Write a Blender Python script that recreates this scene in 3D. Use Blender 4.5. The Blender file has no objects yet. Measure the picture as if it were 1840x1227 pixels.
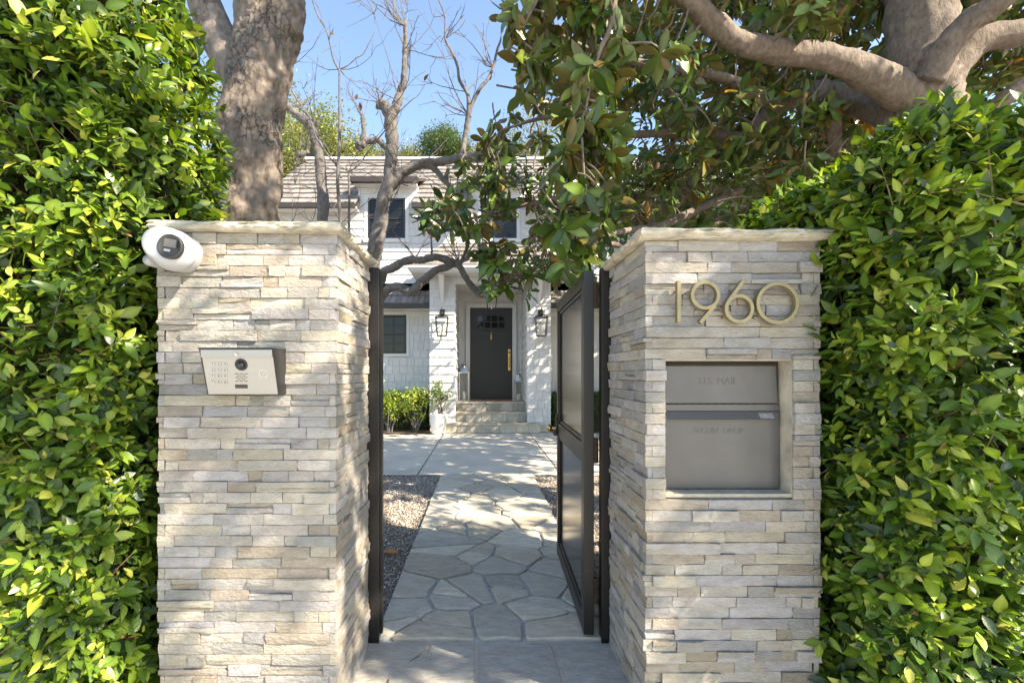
import bpy, math, random
import numpy as np
from mathutils import Vector, Matrix, noise as mnoise

# ------------------------------------------------------------------ camera, world, sun, exposure
SC = bpy.context.scene
COL = SC.collection
F, CX, CY, CH = 830.0, 867.0, 672.0, 1.2          # focal length and vanishing point in photo pixels, eye height
cam_d = bpy.data.cameras.new('camera'); cam = bpy.data.objects.new('camera', cam_d); COL.objects.link(cam)
cam.location = (0, 0, CH); cam.rotation_euler = (math.radians(90), 0, 0)
cam_d.sensor_width = 36; cam_d.lens = F / 1840 * 36
cam_d.shift_x = (920 - CX) / 1840; cam_d.shift_y = (CY - 613.5) / 1840
cam_d.clip_start = 0.05; cam_d.clip_end = 2000
SC.camera = cam

SUN = Vector((1.8, -1.0, 1.7)).normalized()        # towards the sun
elev = math.asin(SUN.z); azim = math.atan2(SUN.x, SUN.y)
w = bpy.data.worlds.new('World'); SC.world = w; w.use_nodes = True
nt = w.node_tree
sky = nt.nodes.new('ShaderNodeTexSky'); sky.sky_type = 'NISHITA'; sky.sun_disc = False
sky.sun_elevation = elev; sky.sun_rotation = azim
sky.air_density = 1.0; sky.dust_density = 0.4; sky.ozone_density = 2.6; sky.altitude = 150
nt.links.new(sky.outputs[0], nt.nodes['Background'].inputs[0])
nt.nodes['Background'].inputs[1].default_value = 0.098
sun_d = bpy.data.lights.new('sun', 'SUN'); sun = bpy.data.objects.new('sun', sun_d); COL.objects.link(sun)
sun_d.energy = 3.5; sun_d.angle = math.radians(0.53); sun_d.color = (1.0, 0.93, 0.82)
sun.rotation_euler = (-SUN).to_track_quat('-Z', 'Y').to_euler()
sun.location = SUN * 30
SC.view_settings.view_transform = 'Standard'; SC.view_settings.look = 'None'
SC.view_settings.exposure = 2.2; SC.view_settings.gamma = 1.0
SC.view_settings.use_curve_mapping = False
SC.view_settings.use_white_balance = True; SC.view_settings.white_balance_temperature = 7350; SC.view_settings.white_balance_tint = 10
SC.cycles.max_bounces = 8; SC.cycles.diffuse_bounces = 4; SC.cycles.glossy_bounces = 3
SC.cycles.transmission_bounces = 4; SC.cycles.transparent_max_bounces = 8

R = np.random.RandomState(7); random.seed(7)

def P(px, py, Y):                                   # a point of the place from where the photo shows it at depth Y
    return np.array([(px - CX) / F * Y, Y, CH - (py - CY) / F * Y])

# ------------------------------------------------------------------ materials
def new_mat(name):
    m = bpy.data.materials.new(name); m.use_nodes = True
    n = m.node_tree.nodes; b = n['Principled BSDF']
    return m, n, m.node_tree.links, b

def math_node(n, op, a=None, b=None):
    x = n.new('ShaderNodeMath'); x.operation = op
    if a is not None and not hasattr(a, 'links'): x.inputs[0].default_value = a
    if b is not None and not hasattr(b, 'links'): x.inputs[1].default_value = b
    return x

def surf(name, col, rough=0.6, metal=0.0, var=0.15, vscale=8.0, bump=0.0, bscale=60.0, tint=False, spec=0.5, stretch=(1, 1, 1), col2=None, bdist=0.01, detail=6.0, coat=0.0):
    """Principled with noise-mottled colour and fine noise relief; tint = multiply by the mesh's own colour attribute."""
    m, n, l, b = new_mat(name)
    tc = n.new('ShaderNodeTexCoord'); mp = n.new('ShaderNodeMapping'); mp.inputs['Scale'].default_value = stretch
    l.new(tc.outputs['Object'], mp.inputs['Vector'])
    vec = mp.outputs['Vector']
    at = None
    if tint:
        at = n.new('ShaderNodeAttribute'); at.attribute_name = 'tint'
        mul = math_node(n, 'MULTIPLY', None, 37.0); l.new(at.outputs['Alpha'], mul.inputs[0])
        add = n.new('ShaderNodeVectorMath'); add.operation = 'ADD'
        l.new(vec, add.inputs[0]); l.new(mul.outputs[0], add.inputs[1]); vec = add.outputs[0]
    nz = n.new('ShaderNodeTexNoise'); nz.inputs['Scale'].default_value = vscale; nz.inputs['Detail'].default_value = detail; nz.inputs['Roughness'].default_value = 0.62
    l.new(vec, nz.inputs['Vector'])
    rp = n.new('ShaderNodeValToRGB'); c2 = col2 or col
    rp.color_ramp.elements[0].position = 0.3; rp.color_ramp.elements[1].position = 0.7
    rp.color_ramp.elements[0].color = tuple(c * (1 - var) for c in c2) + (1,)
    rp.color_ramp.elements[1].color = tuple(min(1, c * (1 + var)) for c in col) + (1,)
    l.new(nz.outputs['Fac'], rp.inputs[0])
    out = rp.outputs[0]
    if tint:
        mx = n.new('ShaderNodeMix'); mx.data_type = 'RGBA'; mx.blend_type = 'MULTIPLY'; mx.inputs[0].default_value = 1.0
        l.new(out, mx.inputs[6]); l.new(at.outputs['Color'], mx.inputs[7]); out = mx.outputs[2]
    l.new(out, b.inputs['Base Color'])
    b.inputs['Roughness'].default_value = rough; b.inputs['Metallic'].default_value = metal
    b.inputs['Specular IOR Level'].default_value = spec
    if coat: b.inputs['Coat Weight'].default_value = coat
    if bump:
        nb = n.new('ShaderNodeTexNoise'); nb.inputs['Scale'].default_value = bscale; nb.inputs['Detail'].default_value = 8; nb.inputs['Roughness'].default_value = 0.65
        l.new(vec, nb.inputs['Vector'])
        bp = n.new('ShaderNodeBump'); bp.inputs['Strength'].default_value = bump; bp.inputs['Distance'].default_value = bdist
        l.new(nb.outputs['Fac'], bp.inputs['Height']); l.new(bp.outputs[0], b.inputs['Normal'])
    return m

def leaf_mat(name, rough=0.35, trans=0.3, spec=0.5, tr_col=(1.5, 1.6, 0.6)):
    m, n, l, b = new_mat(name)
    at = n.new('ShaderNodeAttribute'); at.attribute_name = 'tint'
    tc = n.new('ShaderNodeTexCoord')
    nz = n.new('ShaderNodeTexNoise'); nz.inputs['Scale'].default_value = 35; nz.inputs['Detail'].default_value = 3
    l.new(tc.outputs['Object'], nz.inputs['Vector'])
    mr = n.new('ShaderNodeMapRange'); mr.inputs[3].default_value = 0.75; mr.inputs[4].default_value = 1.25
    l.new(nz.outputs['Fac'], mr.inputs[0])
    sc_ = n.new('ShaderNodeVectorMath'); sc_.operation = 'SCALE'
    l.new(at.outputs['Color'], sc_.inputs[0]); l.new(mr.outputs[0], sc_.inputs['Scale'])
    l.new(sc_.outputs[0], b.inputs['Base Color'])
    b.inputs['Roughness'].default_value = rough; b.inputs['Specular IOR Level'].default_value = spec
    t = n.new('ShaderNodeBsdfTranslucent')
    vm = n.new('ShaderNodeVectorMath'); vm.operation = 'MULTIPLY'; vm.inputs[1].default_value = tr_col
    l.new(at.outputs['Color'], vm.inputs[0]); l.new(vm.outputs[0], t.inputs[0])
    ms = n.new('ShaderNodeMixShader'); ms.inputs[0].default_value = trans
    l.new(b.outputs[0], ms.inputs[1]); l.new(t.outputs[0], ms.inputs[2])
    l.new(ms.outputs[0], n['Material Output'].inputs['Surface'])
    nb = n.new('ShaderNodeBump'); nb.inputs['Strength'].default_value = 0.25; nb.inputs['Distance'].default_value = 0.004
    l.new(nz.outputs['Fac'], nb.inputs['Height']); l.new(nb.outputs[0], b.inputs['Normal'])
    return m

def bark_mat(name, c1, c2, scale=14.0, bump=0.5, crack=0.0, grain=0.4):     # mottled colour and fine relief
    m, n, l, b = new_mat(name)
    tc = n.new('ShaderNodeTexCoord'); mp = n.new('ShaderNodeMapping'); mp.inputs['Scale'].default_value = (1, 1, 0.55)
    l.new(tc.outputs['Object'], mp.inputs[0])
    nz = n.new('ShaderNodeTexNoise'); nz.inputs['Scale'].default_value = scale * grain; nz.inputs['Detail'].default_value = 9; nz.inputs['Roughness'].default_value = 0.7
    l.new(mp.outputs[0], nz.inputs['Vector'])
    warp = n.new('ShaderNodeVectorMath'); warp.operation = 'MULTIPLY_ADD'; warp.inputs[1].default_value = (0.09, 0.09, 0.09)
    l.new(nz.outputs['Color'], warp.inputs[0]); l.new(mp.outputs[0], warp.inputs[2])
    vo = n.new('ShaderNodeTexVoronoi'); vo.feature = 'DISTANCE_TO_EDGE'; vo.inputs['Scale'].default_value = scale
    l.new(warp.outputs[0], vo.inputs['Vector'])
    cr = n.new('ShaderNodeMapRange'); cr.inputs[1].default_value = 0.0; cr.inputs[2].default_value = 0.06
    l.new(vo.outputs['Distance'], cr.inputs[0])
    n2 = n.new('ShaderNodeTexNoise'); n2.inputs['Scale'].default_value = scale * 0.12; n2.inputs['Detail'].default_value = 5
    l.new(tc.outputs['Object'], n2.inputs['Vector'])
    msk = n.new('ShaderNodeMapRange'); msk.inputs[1].default_value = 0.38; msk.inputs[2].default_value = 0.5
    l.new(n2.outputs['Fac'], msk.inputs[0])
    mxm = n.new('ShaderNodeMath'); mxm.operation = 'MAXIMUM'                  # cracks only in patches
    l.new(cr.outputs[0], mxm.inputs[0]); l.new(msk.outputs[0], mxm.inputs[1])
    rp = n.new('ShaderNodeValToRGB'); rp.color_ramp.elements[0].position = 0.32; rp.color_ramp.elements[1].position = 0.68
    rp.color_ramp.elements[0].color = (*c1, 1); rp.color_ramp.elements[1].color = (*c2, 1)
    l.new(nz.outputs['Fac'], rp.inputs[0])
    mx = n.new('ShaderNodeMix'); mx.data_type = 'RGBA'; mx.blend_type = 'MULTIPLY'; mx.inputs[0].default_value = crack
    l.new(rp.outputs[0], mx.inputs[6]); l.new(mxm.outputs[0], mx.inputs[7])
    l.new(mx.outputs[2], b.inputs['Base Color']); b.inputs['Roughness'].default_value = 0.85
    b.inputs['Specular IOR Level'].default_value = 0.25
    ad = n.new('ShaderNodeMath'); ad.operation = 'MULTIPLY_ADD'; ad.inputs[1].default_value = crack
    l.new(mxm.outputs[0], ad.inputs[0]); l.new(nz.outputs['Fac'], ad.inputs[2])
    bp = n.new('ShaderNodeBump'); bp.inputs['Strength'].default_value = bump; bp.inputs['Distance'].default_value = 0.02
    l.new(ad.outputs[0], bp.inputs['Height']); l.new(bp.outputs[0], b.inputs['Normal'])
    return m

M = {}
M['ledger'] = surf('ledger_stone', (1, 1, 1), 0.82, var=0.27, vscale=24, bump=1.0, bscale=85, tint=True, spec=0.25, stretch=(0.6, 0.6, 1.3), bdist=0.014, detail=12, col2=(1, .95, .86))
M['cap'] = surf('cap_stone', (0.50, 0.45, 0.35), 0.85, var=0.35, vscale=22, bump=0.8, bscale=38, spec=0.2, stretch=(0.6, 0.6, 2.2), col2=(0.40, 0.37, 0.30), bdist=0.012)
M['cement'] = surf('cement_render', (0.45, 0.40, 0.31), 0.9, var=0.22, vscale=12, bump=0.5, bscale=60, col2=(0.36, 0.33, 0.27))
M['core'] = surf('wall_mortar', (0.2, 0.18, 0.15), 0.95, var=0.2, bump=0.4)
M['flag'] = surf('flagstone', (1, 1, 1), 0.72, var=0.3, vscale=14, bump=0.7, bscale=34, tint=True, spec=0.3, stretch=(1, 2.2, 1), bdist=0.012, detail=10, col2=(1, .97, .92))
M['grout'] = surf('path_mortar', (0.42, 0.41, 0.40), 0.9, var=0.2, vscale=20, bump=0.5, bscale=90)
M['threshold_grout'] = surf('threshold_mortar', (0.42, 0.37, 0.31), 0.9, var=0.15, vscale=20, bump=0.5, bscale=90)
M['concrete'] = surf('driveway_concrete', (0.56, 0.51, 0.42), 0.85, var=0.12, vscale=1.6, bump=0.15, bscale=120, col2=(0.50, 0.46, 0.385))
M['street'] = surf('street_paving', (0.52, 0.495, 0.45), 0.9, var=0.12, vscale=3, bump=0.2, bscale=150)
M['soil'] = surf('soil', (0.16, 0.125, 0.09), 0.95, var=0.35, vscale=30, bump=0.7, bscale=80)
M['mulch'] = surf('mulch', (0.20, 0.12, 0.075), 0.95, var=0.45, vscale=45, bump=0.9, bscale=90, bdist=0.03)
M['pebble'] = surf('pebbles', (1, 1, 1), 0.8, var=0.1, tint=True)
M['gravel_bed'] = surf('gravel_bed', (0.28, 0.235, 0.19), 0.95, var=0.5, vscale=60, bump=1.0, bscale=110)
M['black'] = surf('black_gate_paint', (0.014, 0.012, 0.011), 0.38, var=0.3, vscale=6, bump=0.06, bscale=200)
M['gate_panel'] = surf('gate_panel_paint', (0.022, 0.02, 0.019), 0.16, var=0.15, vscale=3, bump=0.02, bscale=9)
M['rust'] = surf('rusty_hinge', (0.05, 0.026, 0.017), 0.7, metal=0.3, var=0.5, vscale=40, bump=0.3)
M['brass'] = surf('aged_brass', (0.62, 0.42, 0.16), 0.32, metal=1.0, var=0.2, vscale=20)
M['bronze'] = surf('satin_bronze', (0.29, 0.235, 0.13), 0.45, metal=0.6, var=0.12, vscale=40, bump=0.06, bscale=160)
M['mail'] = surf('mailbox_grey_paint', (0.125, 0.118, 0.112), 0.42, metal=0.35, var=0.1, vscale=7, bump=0.05, bscale=240, stretch=(1, 1, 1))
M['mail_dark'] = surf('mailbox_dark_gap', (0.03, 0.028, 0.027), 0.7)
M['sticker'] = surf('worn_sticker', (0.26, 0.25, 0.235), 0.7, var=0.4, vscale=120)
M['steel'] = surf('brushed_steel', (0.38, 0.37, 0.35), 0.36, metal=0.6, var=0.05, vscale=4, bump=0.04, bscale=300, stretch=(0.1, 1, 3))
M['key'] = surf('keypad_key', (0.42, 0.41, 0.385), 0.4, metal=0.6, var=0.03)
M['housing'] = surf('intercom_dark_housing', (0.028, 0.026, 0.026), 0.5, var=0.1)
M['lens'] = surf('lens_glass', (0.006, 0.006, 0.007), 0.06, spec=0.8)
M['ink'] = surf('dark_print', (0.12, 0.115, 0.11), 0.6)
M['white_plastic'] = surf('white_camera_plastic', (0.38, 0.38, 0.39), 0.28, var=0.02, spec=0.5)
M['grey_plastic'] = surf('grey_camera_face', (0.04, 0.038, 0.035), 0.45, var=0.1)
M['white'] = surf('white_house_paint', (0.56, 0.555, 0.545), 0.6, var=0.02, vscale=2, bump=0.05, bscale=60)
M['shingle'] = surf('white_painted_shingle', (0.56, 0.555, 0.545), 0.65, var=0.035, vscale=9, bump=0.2, bscale=40, stretch=(6, 6, 0.6), tint=True)
M['tile'] = surf('roof_tile', (1, 1, 1), 0.85, var=0.18, vscale=5, bump=0.3, bscale=40, tint=True)
M['gutter'] = surf('dark_gutter', (0.035, 0.028, 0.024), 0.5, var=0.1)
M['frame_black'] = surf('black_window_frame', (0.012, 0.012, 0.012), 0.45)
M['glass'] = surf('window_glass', (0.010, 0.012, 0.012), 0.04, spec=0.3, var=0.05)
M['door'] = surf('black_door_paint', (0.014, 0.013, 0.012), 0.42, var=0.1)
M['mat'] = surf('coir_mat', (0.28, 0.13, 0.06), 0.95, var=0.2, vscale=60, bump=0.6, bscale=200)
M['pot'] = surf('white_glazed_pot', (0.74, 0.72, 0.68), 0.4, var=0.04, vscale=4)
M['nickel'] = surf('polished_nickel', (0.55, 0.52, 0.48), 0.22, metal=1.0)
M['lantern_dark'] = surf('dark_iron', (0.03, 0.028, 0.026), 0.4, metal=0.6)
M['candle'] = surf('ivory_candle', (0.78, 0.70, 0.55), 0.6)
M['tile_blue'] = surf('reflected_blue_glass', (0.10, 0.25, 0.62), 0.2)
M['leaf'] = leaf_mat('hedge_leaf', 0.36, 0.30, 0.45)
M['magleaf'] = leaf_mat('magnolia_leaf', 0.27, 0.22, 0.5, (1.6, 1.5, 0.5))
M['farleaf'] = leaf_mat('distant_leaf', 0.5, 0.25, 0.3)
M['twig'] = surf('hedge_twig', (0.20, 0.145, 0.08), 0.8, var=0.3, vscale=30)
M['hedge_core'] = surf('hedge_core_painted_shade', (0.035, 0.035, 0.018), 0.95, var=0.5, vscale=30, bump=1.0, bscale=40, bdist=0.05)  # near-black stands in for the shade deep inside a hedge
M['bark_big'] = bark_mat('big_trunk_bark', (0.105, 0.085, 0.07), (0.30, 0.25, 0.21), 26, 1.0, .38, .7)
M['bark_mag'] = bark_mat('magnolia_bark', (0.11, 0.085, 0.068), (0.27, 0.22, 0.18), 30, 1.0, 0, 1.1)
M['bark_bare'] = bark_mat('bare_tree_bark', (0.085, 0.078, 0.074), (0.19, 0.172, 0.162), 26, 0.9, 0, 1.0)
M['twig_bare'] = surf('bare_twig', (0.13, 0.11, 0.095), 0.8, var=0.3, vscale=12)
M['hill'] = surf('dry_hillside', (0.20, 0.17, 0.08), 0.95, var=0.4, vscale=0.8, bump=0.5, bscale=3, col2=(0.10, 0.12, 0.05))

# ------------------------------------------------------------------ mesh helpers
def link(name, me, parent=None, kind=None, label=None, cat=None, group=None, at=None):
    o = bpy.data.objects.new(name, me); COL.objects.link(o)
    if parent is not None:
        o.parent = parent
        if at is None:
            p, q = parent, Vector((0, 0, 0))
            while p is not None: q += p.location; p = p.parent
            o.location = -q
    if at is not None: o.location = at
    if kind: o['kind'] = kind
    if label: o['label'] = label
    if cat: o['category'] = cat
    if group: o['group'] = group
    return o

def thing(name, base, label, cat, group=None):
    return link(name, None, None, None, label, cat, group, at=tuple(base))

def make_mesh(name, V, Fc, mat, tint=None, smooth=False):
    me = bpy.data.meshes.new(name)
    V = np.asarray(V, dtype=np.float32).reshape(-1, 3)
    if isinstance(Fc, np.ndarray):
        k = Fc.shape[1]; nf = len(Fc)
        me.vertices.add(len(V)); me.vertices.foreach_set('co', V.ravel())
        me.loops.add(nf * k); me.loops.foreach_set('vertex_index', Fc.astype(np.int32).ravel())
        me.polygons.add(nf); me.polygons.foreach_set('loop_start', np.arange(0, nf * k, k, dtype=np.int32))
        me.update(calc_edges=True)
    else:
        me.from_pydata([tuple(map(float, v)) for v in V], [], [tuple(map(int, f)) for f in Fc])
    if tint is not None:
        t = np.asarray(tint, dtype=np.float32)
        if t.ndim == 1: t = np.tile(t, (len(V), 1))
        if t.shape[1] == 3: t = np.concatenate([t, np.full((len(t), 1), 0.5, np.float32)], 1)
        a = me.attributes.new('tint', 'FLOAT_COLOR', 'POINT'); a.data.foreach_set('color', t.ravel())
    if mat is not None: me.materials.append(M[mat] if isinstance(mat, str) else mat)
    if smooth: me.polygons.foreach_set('use_smooth', np.ones(len(me.polygons), dtype=bool))
    me.update()
    return me

class MB:
    """Collects shapes; build() links them as ONE mesh object."""
    def __init__(s): s.V = []; s.F = []; s.T = []; s.n = 0
    def add(s, V, Fc, tint=None):
        V = np.asarray(V, float).reshape(-1, 3)
        s.V.append(V); s.F += [tuple(int(i) + s.n for i in f) for f in Fc]; s.n += len(V)
        t = np.array([1, 1, 1, .5]) if tint is None else np.asarray(tint, float)
        s.T.append(np.tile(t, (len(V), 1)) if t.ndim == 1 else t)
        return s
    def box(s, x0, x1, y0, y1, z0, z1, tint=None, bev=0.0):
        V = [(x, y, z) for x in (x0, x1) for y in (y0, y1) for z in (z0, z1)]
        Fc = [(0, 1, 3, 2), (4, 6, 7, 5), (0, 4, 5, 1), (2, 3, 7, 6), (0, 2, 6, 4), (1, 5, 7, 3)]
        return s.add(V, Fc, tint)
    def hexa(s, bot, top, tint=None):                 # two quads of 4 points
        Fc = [(3, 2, 1, 0), (4, 5, 6, 7), (0, 1, 5, 4), (1, 2, 6, 5), (2, 3, 7, 6), (3, 0, 4, 7)]
        return s.add(list(bot) + list(top), Fc, tint)
    def bar(s, a, b, wx, wy, tint=None):              # square bar between two points
        a, b = Vector(a), Vector(b); d = (b - a).normalized()
        u = d.cross(Vector((0, 0, 1)) if abs(d.z) < 0.9 else Vector((1, 0, 0))).normalized(); v = d.cross(u)
        q = [u * sx * wx / 2 + v * sy * wy / 2 for sx, sy in ((-1, -1), (1, -1), (1, 1), (-1, 1))]
        return s.hexa([a + k for k in q], [b + k for k in q], tint)
    def tube(s, pts, rad, sides=8, amp=0.0, freq=6.0, sub=4, cap=True, tint=None, lump=None, seed=0.0):
        V, Fc = tube(pts, rad, sides, amp, freq, sub, cap, lump, seed)
        return s.add(V, Fc, tint)
    def lathe(s, c, prof, sides=20, axis='z', tint=None):
        V = []; Fc = []; k = len(prof)
        for i in range(sides):
            a = 2 * math.pi * i / sides
            for r, h in prof:
                if axis == 'z': V.append((c[0] + r * math.cos(a), c[1] + r * math.sin(a), c[2] + h))
                elif axis == 'y': V.append((c[0] + r * math.cos(a), c[1] + h, c[2] + r * math.sin(a)))
                else: V.append((c[0] + h, c[1] + r * math.cos(a), c[2] + r * math.sin(a)))
        for i in range(sides):
            j = (i + 1) % sides
            for q in range(k - 1):
                Fc.append((i * k + q, j * k + q, j * k + q + 1, i * k + q + 1))
        return s.add(V, Fc, tint)
    def mesh(s, name, mat, smooth=False):
        return make_mesh(name, np.concatenate(s.V), s.F, mat, np.concatenate(s.T), smooth)
    def build(s, name, mat, parent=None, smooth=False, bevel=0.0, **kw):
        o = link(name, s.mesh(name, mat, smooth), parent, **kw)
        if bevel:
            b = o.modifiers.new('edge', 'BEVEL'); b.width = bevel; b.segments = 2; b.limit_method = 'ANGLE'
        return o

def catmull(pts, sub):
    p = np.asarray(pts, float); n = len(p)
    if n < 3 or sub <= 1: return p if sub <= 1 else np.concatenate([p[:1] + (p[1:] - p[:1]) * t for t in np.linspace(0, 1, sub + 1)[:, None]])
    out = []
    for i in range(n - 1):
        a, b, c, d = p[max(i - 1, 0)], p[i], p[i + 1], p[min(i + 2, n - 1)]
        for k in range(sub):
            t = k / sub
            out.append(0.5 * ((2 * b) + (-a + c) * t + (2 * a - 5 * b + 4 * c - d) * t * t + (-a + 3 * b - 3 * c + d) * t ** 3))
    out.append(p[-1]); return np.array(out)

def tube(pts, rad, sides=8, amp=0.0, freq=6.0, sub=4, cap=True, lump=None, seed=0.0):
    pr = np.concatenate([np.asarray(pts, float), np.asarray(rad, float)[:, None]], 1)
    q = catmull(pr, sub); p, r = q[:, :3], np.maximum(q[:, 3], 0.0008)
    t = np.gradient(p, axis=0); t /= np.linalg.norm(t, axis=1)[:, None] + 1e-9
    u = np.cross(t[0], [0.3, 0.9, 0.1]); u /= np.linalg.norm(u)
    V = []; n = len(p)
    for i in range(n):
        u = u - t[i] * np.dot(u, t[i]); u /= np.linalg.norm(u) + 1e-9
        v = np.cross(t[i], u)
        for k in range(sides):
            a = 2 * math.pi * k / sides; d = u * math.cos(a) + v * math.sin(a)
            rr = r[i]
            if amp:
                c = p[i] + d * r[i]
                rr = r[i] * (1 + amp * (mnoise.noise(Vector(c * freq) + Vector((seed, 0, 0))) + 0.5 * mnoise.noise(Vector(c * freq * 2.7)) + .3 * mnoise.noise(Vector(c * freq * 6.1))))
            V.append(p[i] + d * rr)
    if lump: V = [lump(np.array(x)) for x in V]
    Fc = [(i * sides + k, i * sides + (k + 1) % sides, (i + 1) * sides + (k + 1) % sides, (i + 1) * sides + k) for i in range(n - 1) for k in range(sides)]
    if cap:
        Fc.append(tuple(range(sides - 1, -1, -1))); Fc.append(tuple((n - 1) * sides + k for k in range(sides)))
    return np.array(V), Fc

def text_mesh(txt, size, depth, mat, name):
    c = bpy.data.curves.new(name, 'FONT'); c.body = txt; c.size = size; c.extrude = depth; c.align_x = 'CENTER'; c.align_y = 'CENTER'
    o = bpy.data.objects.new(name, c); COL.objects.link(o)
    me = bpy.data.meshes.new_from_object(o.evaluated_get(bpy.context.evaluated_depsgraph_get()))
    bpy.data.objects.remove(o); bpy.data.curves.remove(c)
    me.materials.clear(); me.materials.append(M[mat]); return me

def in_poly(x, y, poly):
    c = False; j = len(poly) - 1
    for i in range(len(poly)):
        xi, yi = poly[i]; xj, yj = poly[j]
        if (yi > y) != (yj > y) and x < (xj - xi) * (y - yi) / (yj - yi) + xi: c = not c
        j = i
    return c

# ------------------------------------------------------------------ ground, path, drive
def sheet(name, x0, x1, y0, y1, z, mat, nx=2, ny=2, kind='structure', fn=None, **kw):
    xs, ys = np.linspace(x0, x1, nx), np.linspace(y0, y1, ny)
    V = [(x, y, z if fn is None else fn(x, y)) for y in ys for x in xs]
    Fc = [(j * nx + i, j * nx + i + 1, (j + 1) * nx + i + 1, (j + 1) * nx + i) for j in range(ny - 1) for i in range(nx - 1)]
    return link(name, make_mesh(name, V, Fc, mat, smooth=True), kind=kind, **kw)

sheet('ground', -400, 400, -60, 700, -0.03, 'soil')
sheet('pavement', -14, 14, -11, 1.52, -0.004, 'street')

def voronoi_cells(x0, x1, y0, y1, sx, sy, rng, jit=0.42, gap=0.012):
    """Irregular polygons that fill a rectangle, each pulled in by half the joint."""
    pts = []; ny = max(1, round((y1 - y0) / sy))
    for j in range(ny):
        n = max(1, round((x1 - x0) / sx + rng.uniform(-.6, .6))); o = rng.uniform(-.25, .25)
        for i in range(n):
            pts.append((x0 + (x1 - x0) * (i + .5 + o + rng.uniform(-jit, jit)) / n, y0 + (y1 - y0) * (j + .5 + rng.uniform(-jit, jit)) / ny))
    pts = np.clip(np.array(pts), [x0 + .01, y0 + .01], [x1 - .01, y1 - .01])
    cells = []
    for i, p in enumerate(pts):
        poly = [np.array(q, float) for q in ((x0, y0), (x1, y0), (x1, y1), (x0, y1))]
        d = np.linalg.norm(pts - p, axis=1)
        for k in np.argsort(d)[1:16]:
            q = pts[k]; nrm = p - q; L = np.linalg.norm(nrm)
            if L < 1e-6: continue
            nrm /= L; mid = (p + q) / 2 + nrm * gap / 2
            out = []
            for a, b in zip(poly, poly[1:] + poly[:1]):
                da, db = np.dot(a - mid, nrm), np.dot(b - mid, nrm)
                if da >= 0: out.append(a)
                if (da >= 0) != (db >= 0): out.append(a + (b - a) * da / (da - db))
            poly = out
            if len(poly) < 3: break
        if len(poly) >= 3:
            ar = 0.5 * abs(sum(a[0] * b[1] - b[0] * a[1] for a, b in zip(poly, poly[1:] + poly[:1])))
            if ar > sx * sy * 0.04: cells.append(poly)
    return cells

def split_cells(cells, rng, share, gap, amin):
    out = []
    for poly in cells:
        ar = 0.5 * abs(sum(a[0] * b[1] - b[0] * a[1] for a, b in zip(poly, poly[1:] + poly[:1])))
        if ar < amin or rng.random() > share: out.append(poly); continue
        c = np.mean(poly, axis=0); a = rng.uniform(-.5, .5); nrm = np.array([-math.sin(a), math.cos(a)]); c = c + nrm * rng.uniform(-.03, .03)
        for sg in (1, -1):
            res = []
            for p, q in zip(poly, poly[1:] + poly[:1]):
                dp, dq = sg * np.dot(p - c, nrm) - gap / 2, sg * np.dot(q - c, nrm) - gap / 2
                if dp >= 0: res.append(p)
                if (dp >= 0) != (dq >= 0): res.append(p + (q - p) * dp / (dp - dq))
            if len(res) >= 3: out.append(res)
    return out

def round_poly(poly, rng, cut=0.12, wob=0.007):
    out = []; n = len(poly)
    for i in range(n):
        a, b, c = poly[i - 1], poly[i], poly[(i + 1) % n]
        la, lc = np.linalg.norm(a - b), np.linalg.norm(c - b)
        k = min(0.045, cut * la, cut * lc)
        p, q = b + (a - b) / (la + 1e-9) * k, b + (c - b) / (lc + 1e-9) * k
        out += [p, (p + q + b) / 3, q]
        if lc > 0.16:
            t = rng.uniform(.35, .65); m = b + (c - b) * t; nn = np.array([-(c - b)[1], (c - b)[0]]) / lc
            out.append(m + nn * rng.uniform(-wob, wob) * 1.6)
    return out

FLAGC = [(0.41, 0.38, 0.315), (0.385, 0.36, 0.30), (0.43, 0.39, 0.315), (0.36, 0.34, 0.29), (0.41, 0.375, 0.30), (0.44, 0.405, 0.34), (0.39, 0.345, 0.275)]
def shade(c, k): return [x * k for x in c]
def stone_slab(poly, to3, h, tintc, rng, bev=0.006):
    """Flat stone: outline at depth 0, chamfer, slightly uneven face; to3(u, v, h) places it."""
    n = len(poly); c = np.mean(poly, axis=0)
    V, T = [], []
    for k, (ins, hh) in enumerate(((0, -0.02), (0, h - bev * .7), (bev, h))):
        for p in poly:
            d = c - p; L = np.linalg.norm(d) + 1e-9
            q = p + d / L * ins
            V.append(to3(q[0], q[1], hh + (rng.uniform(-.0012, .0012) if k else 0)))
    V.append(to3(c[0], c[1], h + rng.uniform(-.002, .002)))
    Fc = []
    for k in (0, 1):
        for i in range(n):
            j = (i + 1) % n; Fc.append((k * n + i, k * n + j, (k + 1) * n + j, (k + 1) * n + i))
    for i in range(n): Fc.append((2 * n + i, 2 * n + (i + 1) % n, 3 * n))
    return V, Fc, tuple(tintc) + (rng.uniform(0, 1),)

rng = random.Random(11)
PX0, PX1, PY0, PY1 = -0.49, 0.60, 2.06, 5.5
path = sheet('path', PX0, PX1, PY0, PY1 + .02, 0.0, 'grout')
sheet('driveway', -9, 9, PY1 + .02, 9.62, -0.006, 'concrete')
flag_mb = []
for poly in split_cells(voronoi_cells(PX0 + .004, PX1 - .004, PY0 + .012, PY1, 0.31, 0.23, rng, jit=.47, gap=0.018), rng, .42, .009, .05):
    poly = round_poly(poly, rng)
    base = FLAGC[rng.randrange(len(FLAGC))]; k = rng.uniform(1.2, 1.65)
    V, Fc, t = stone_slab(poly, lambda u, v, h: (u, v, h), rng.uniform(.012, .019), [c * k for c in base], rng)
    link('flagstone', make_mesh('flagstone', V, Fc, 'flag', t), path)
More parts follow.
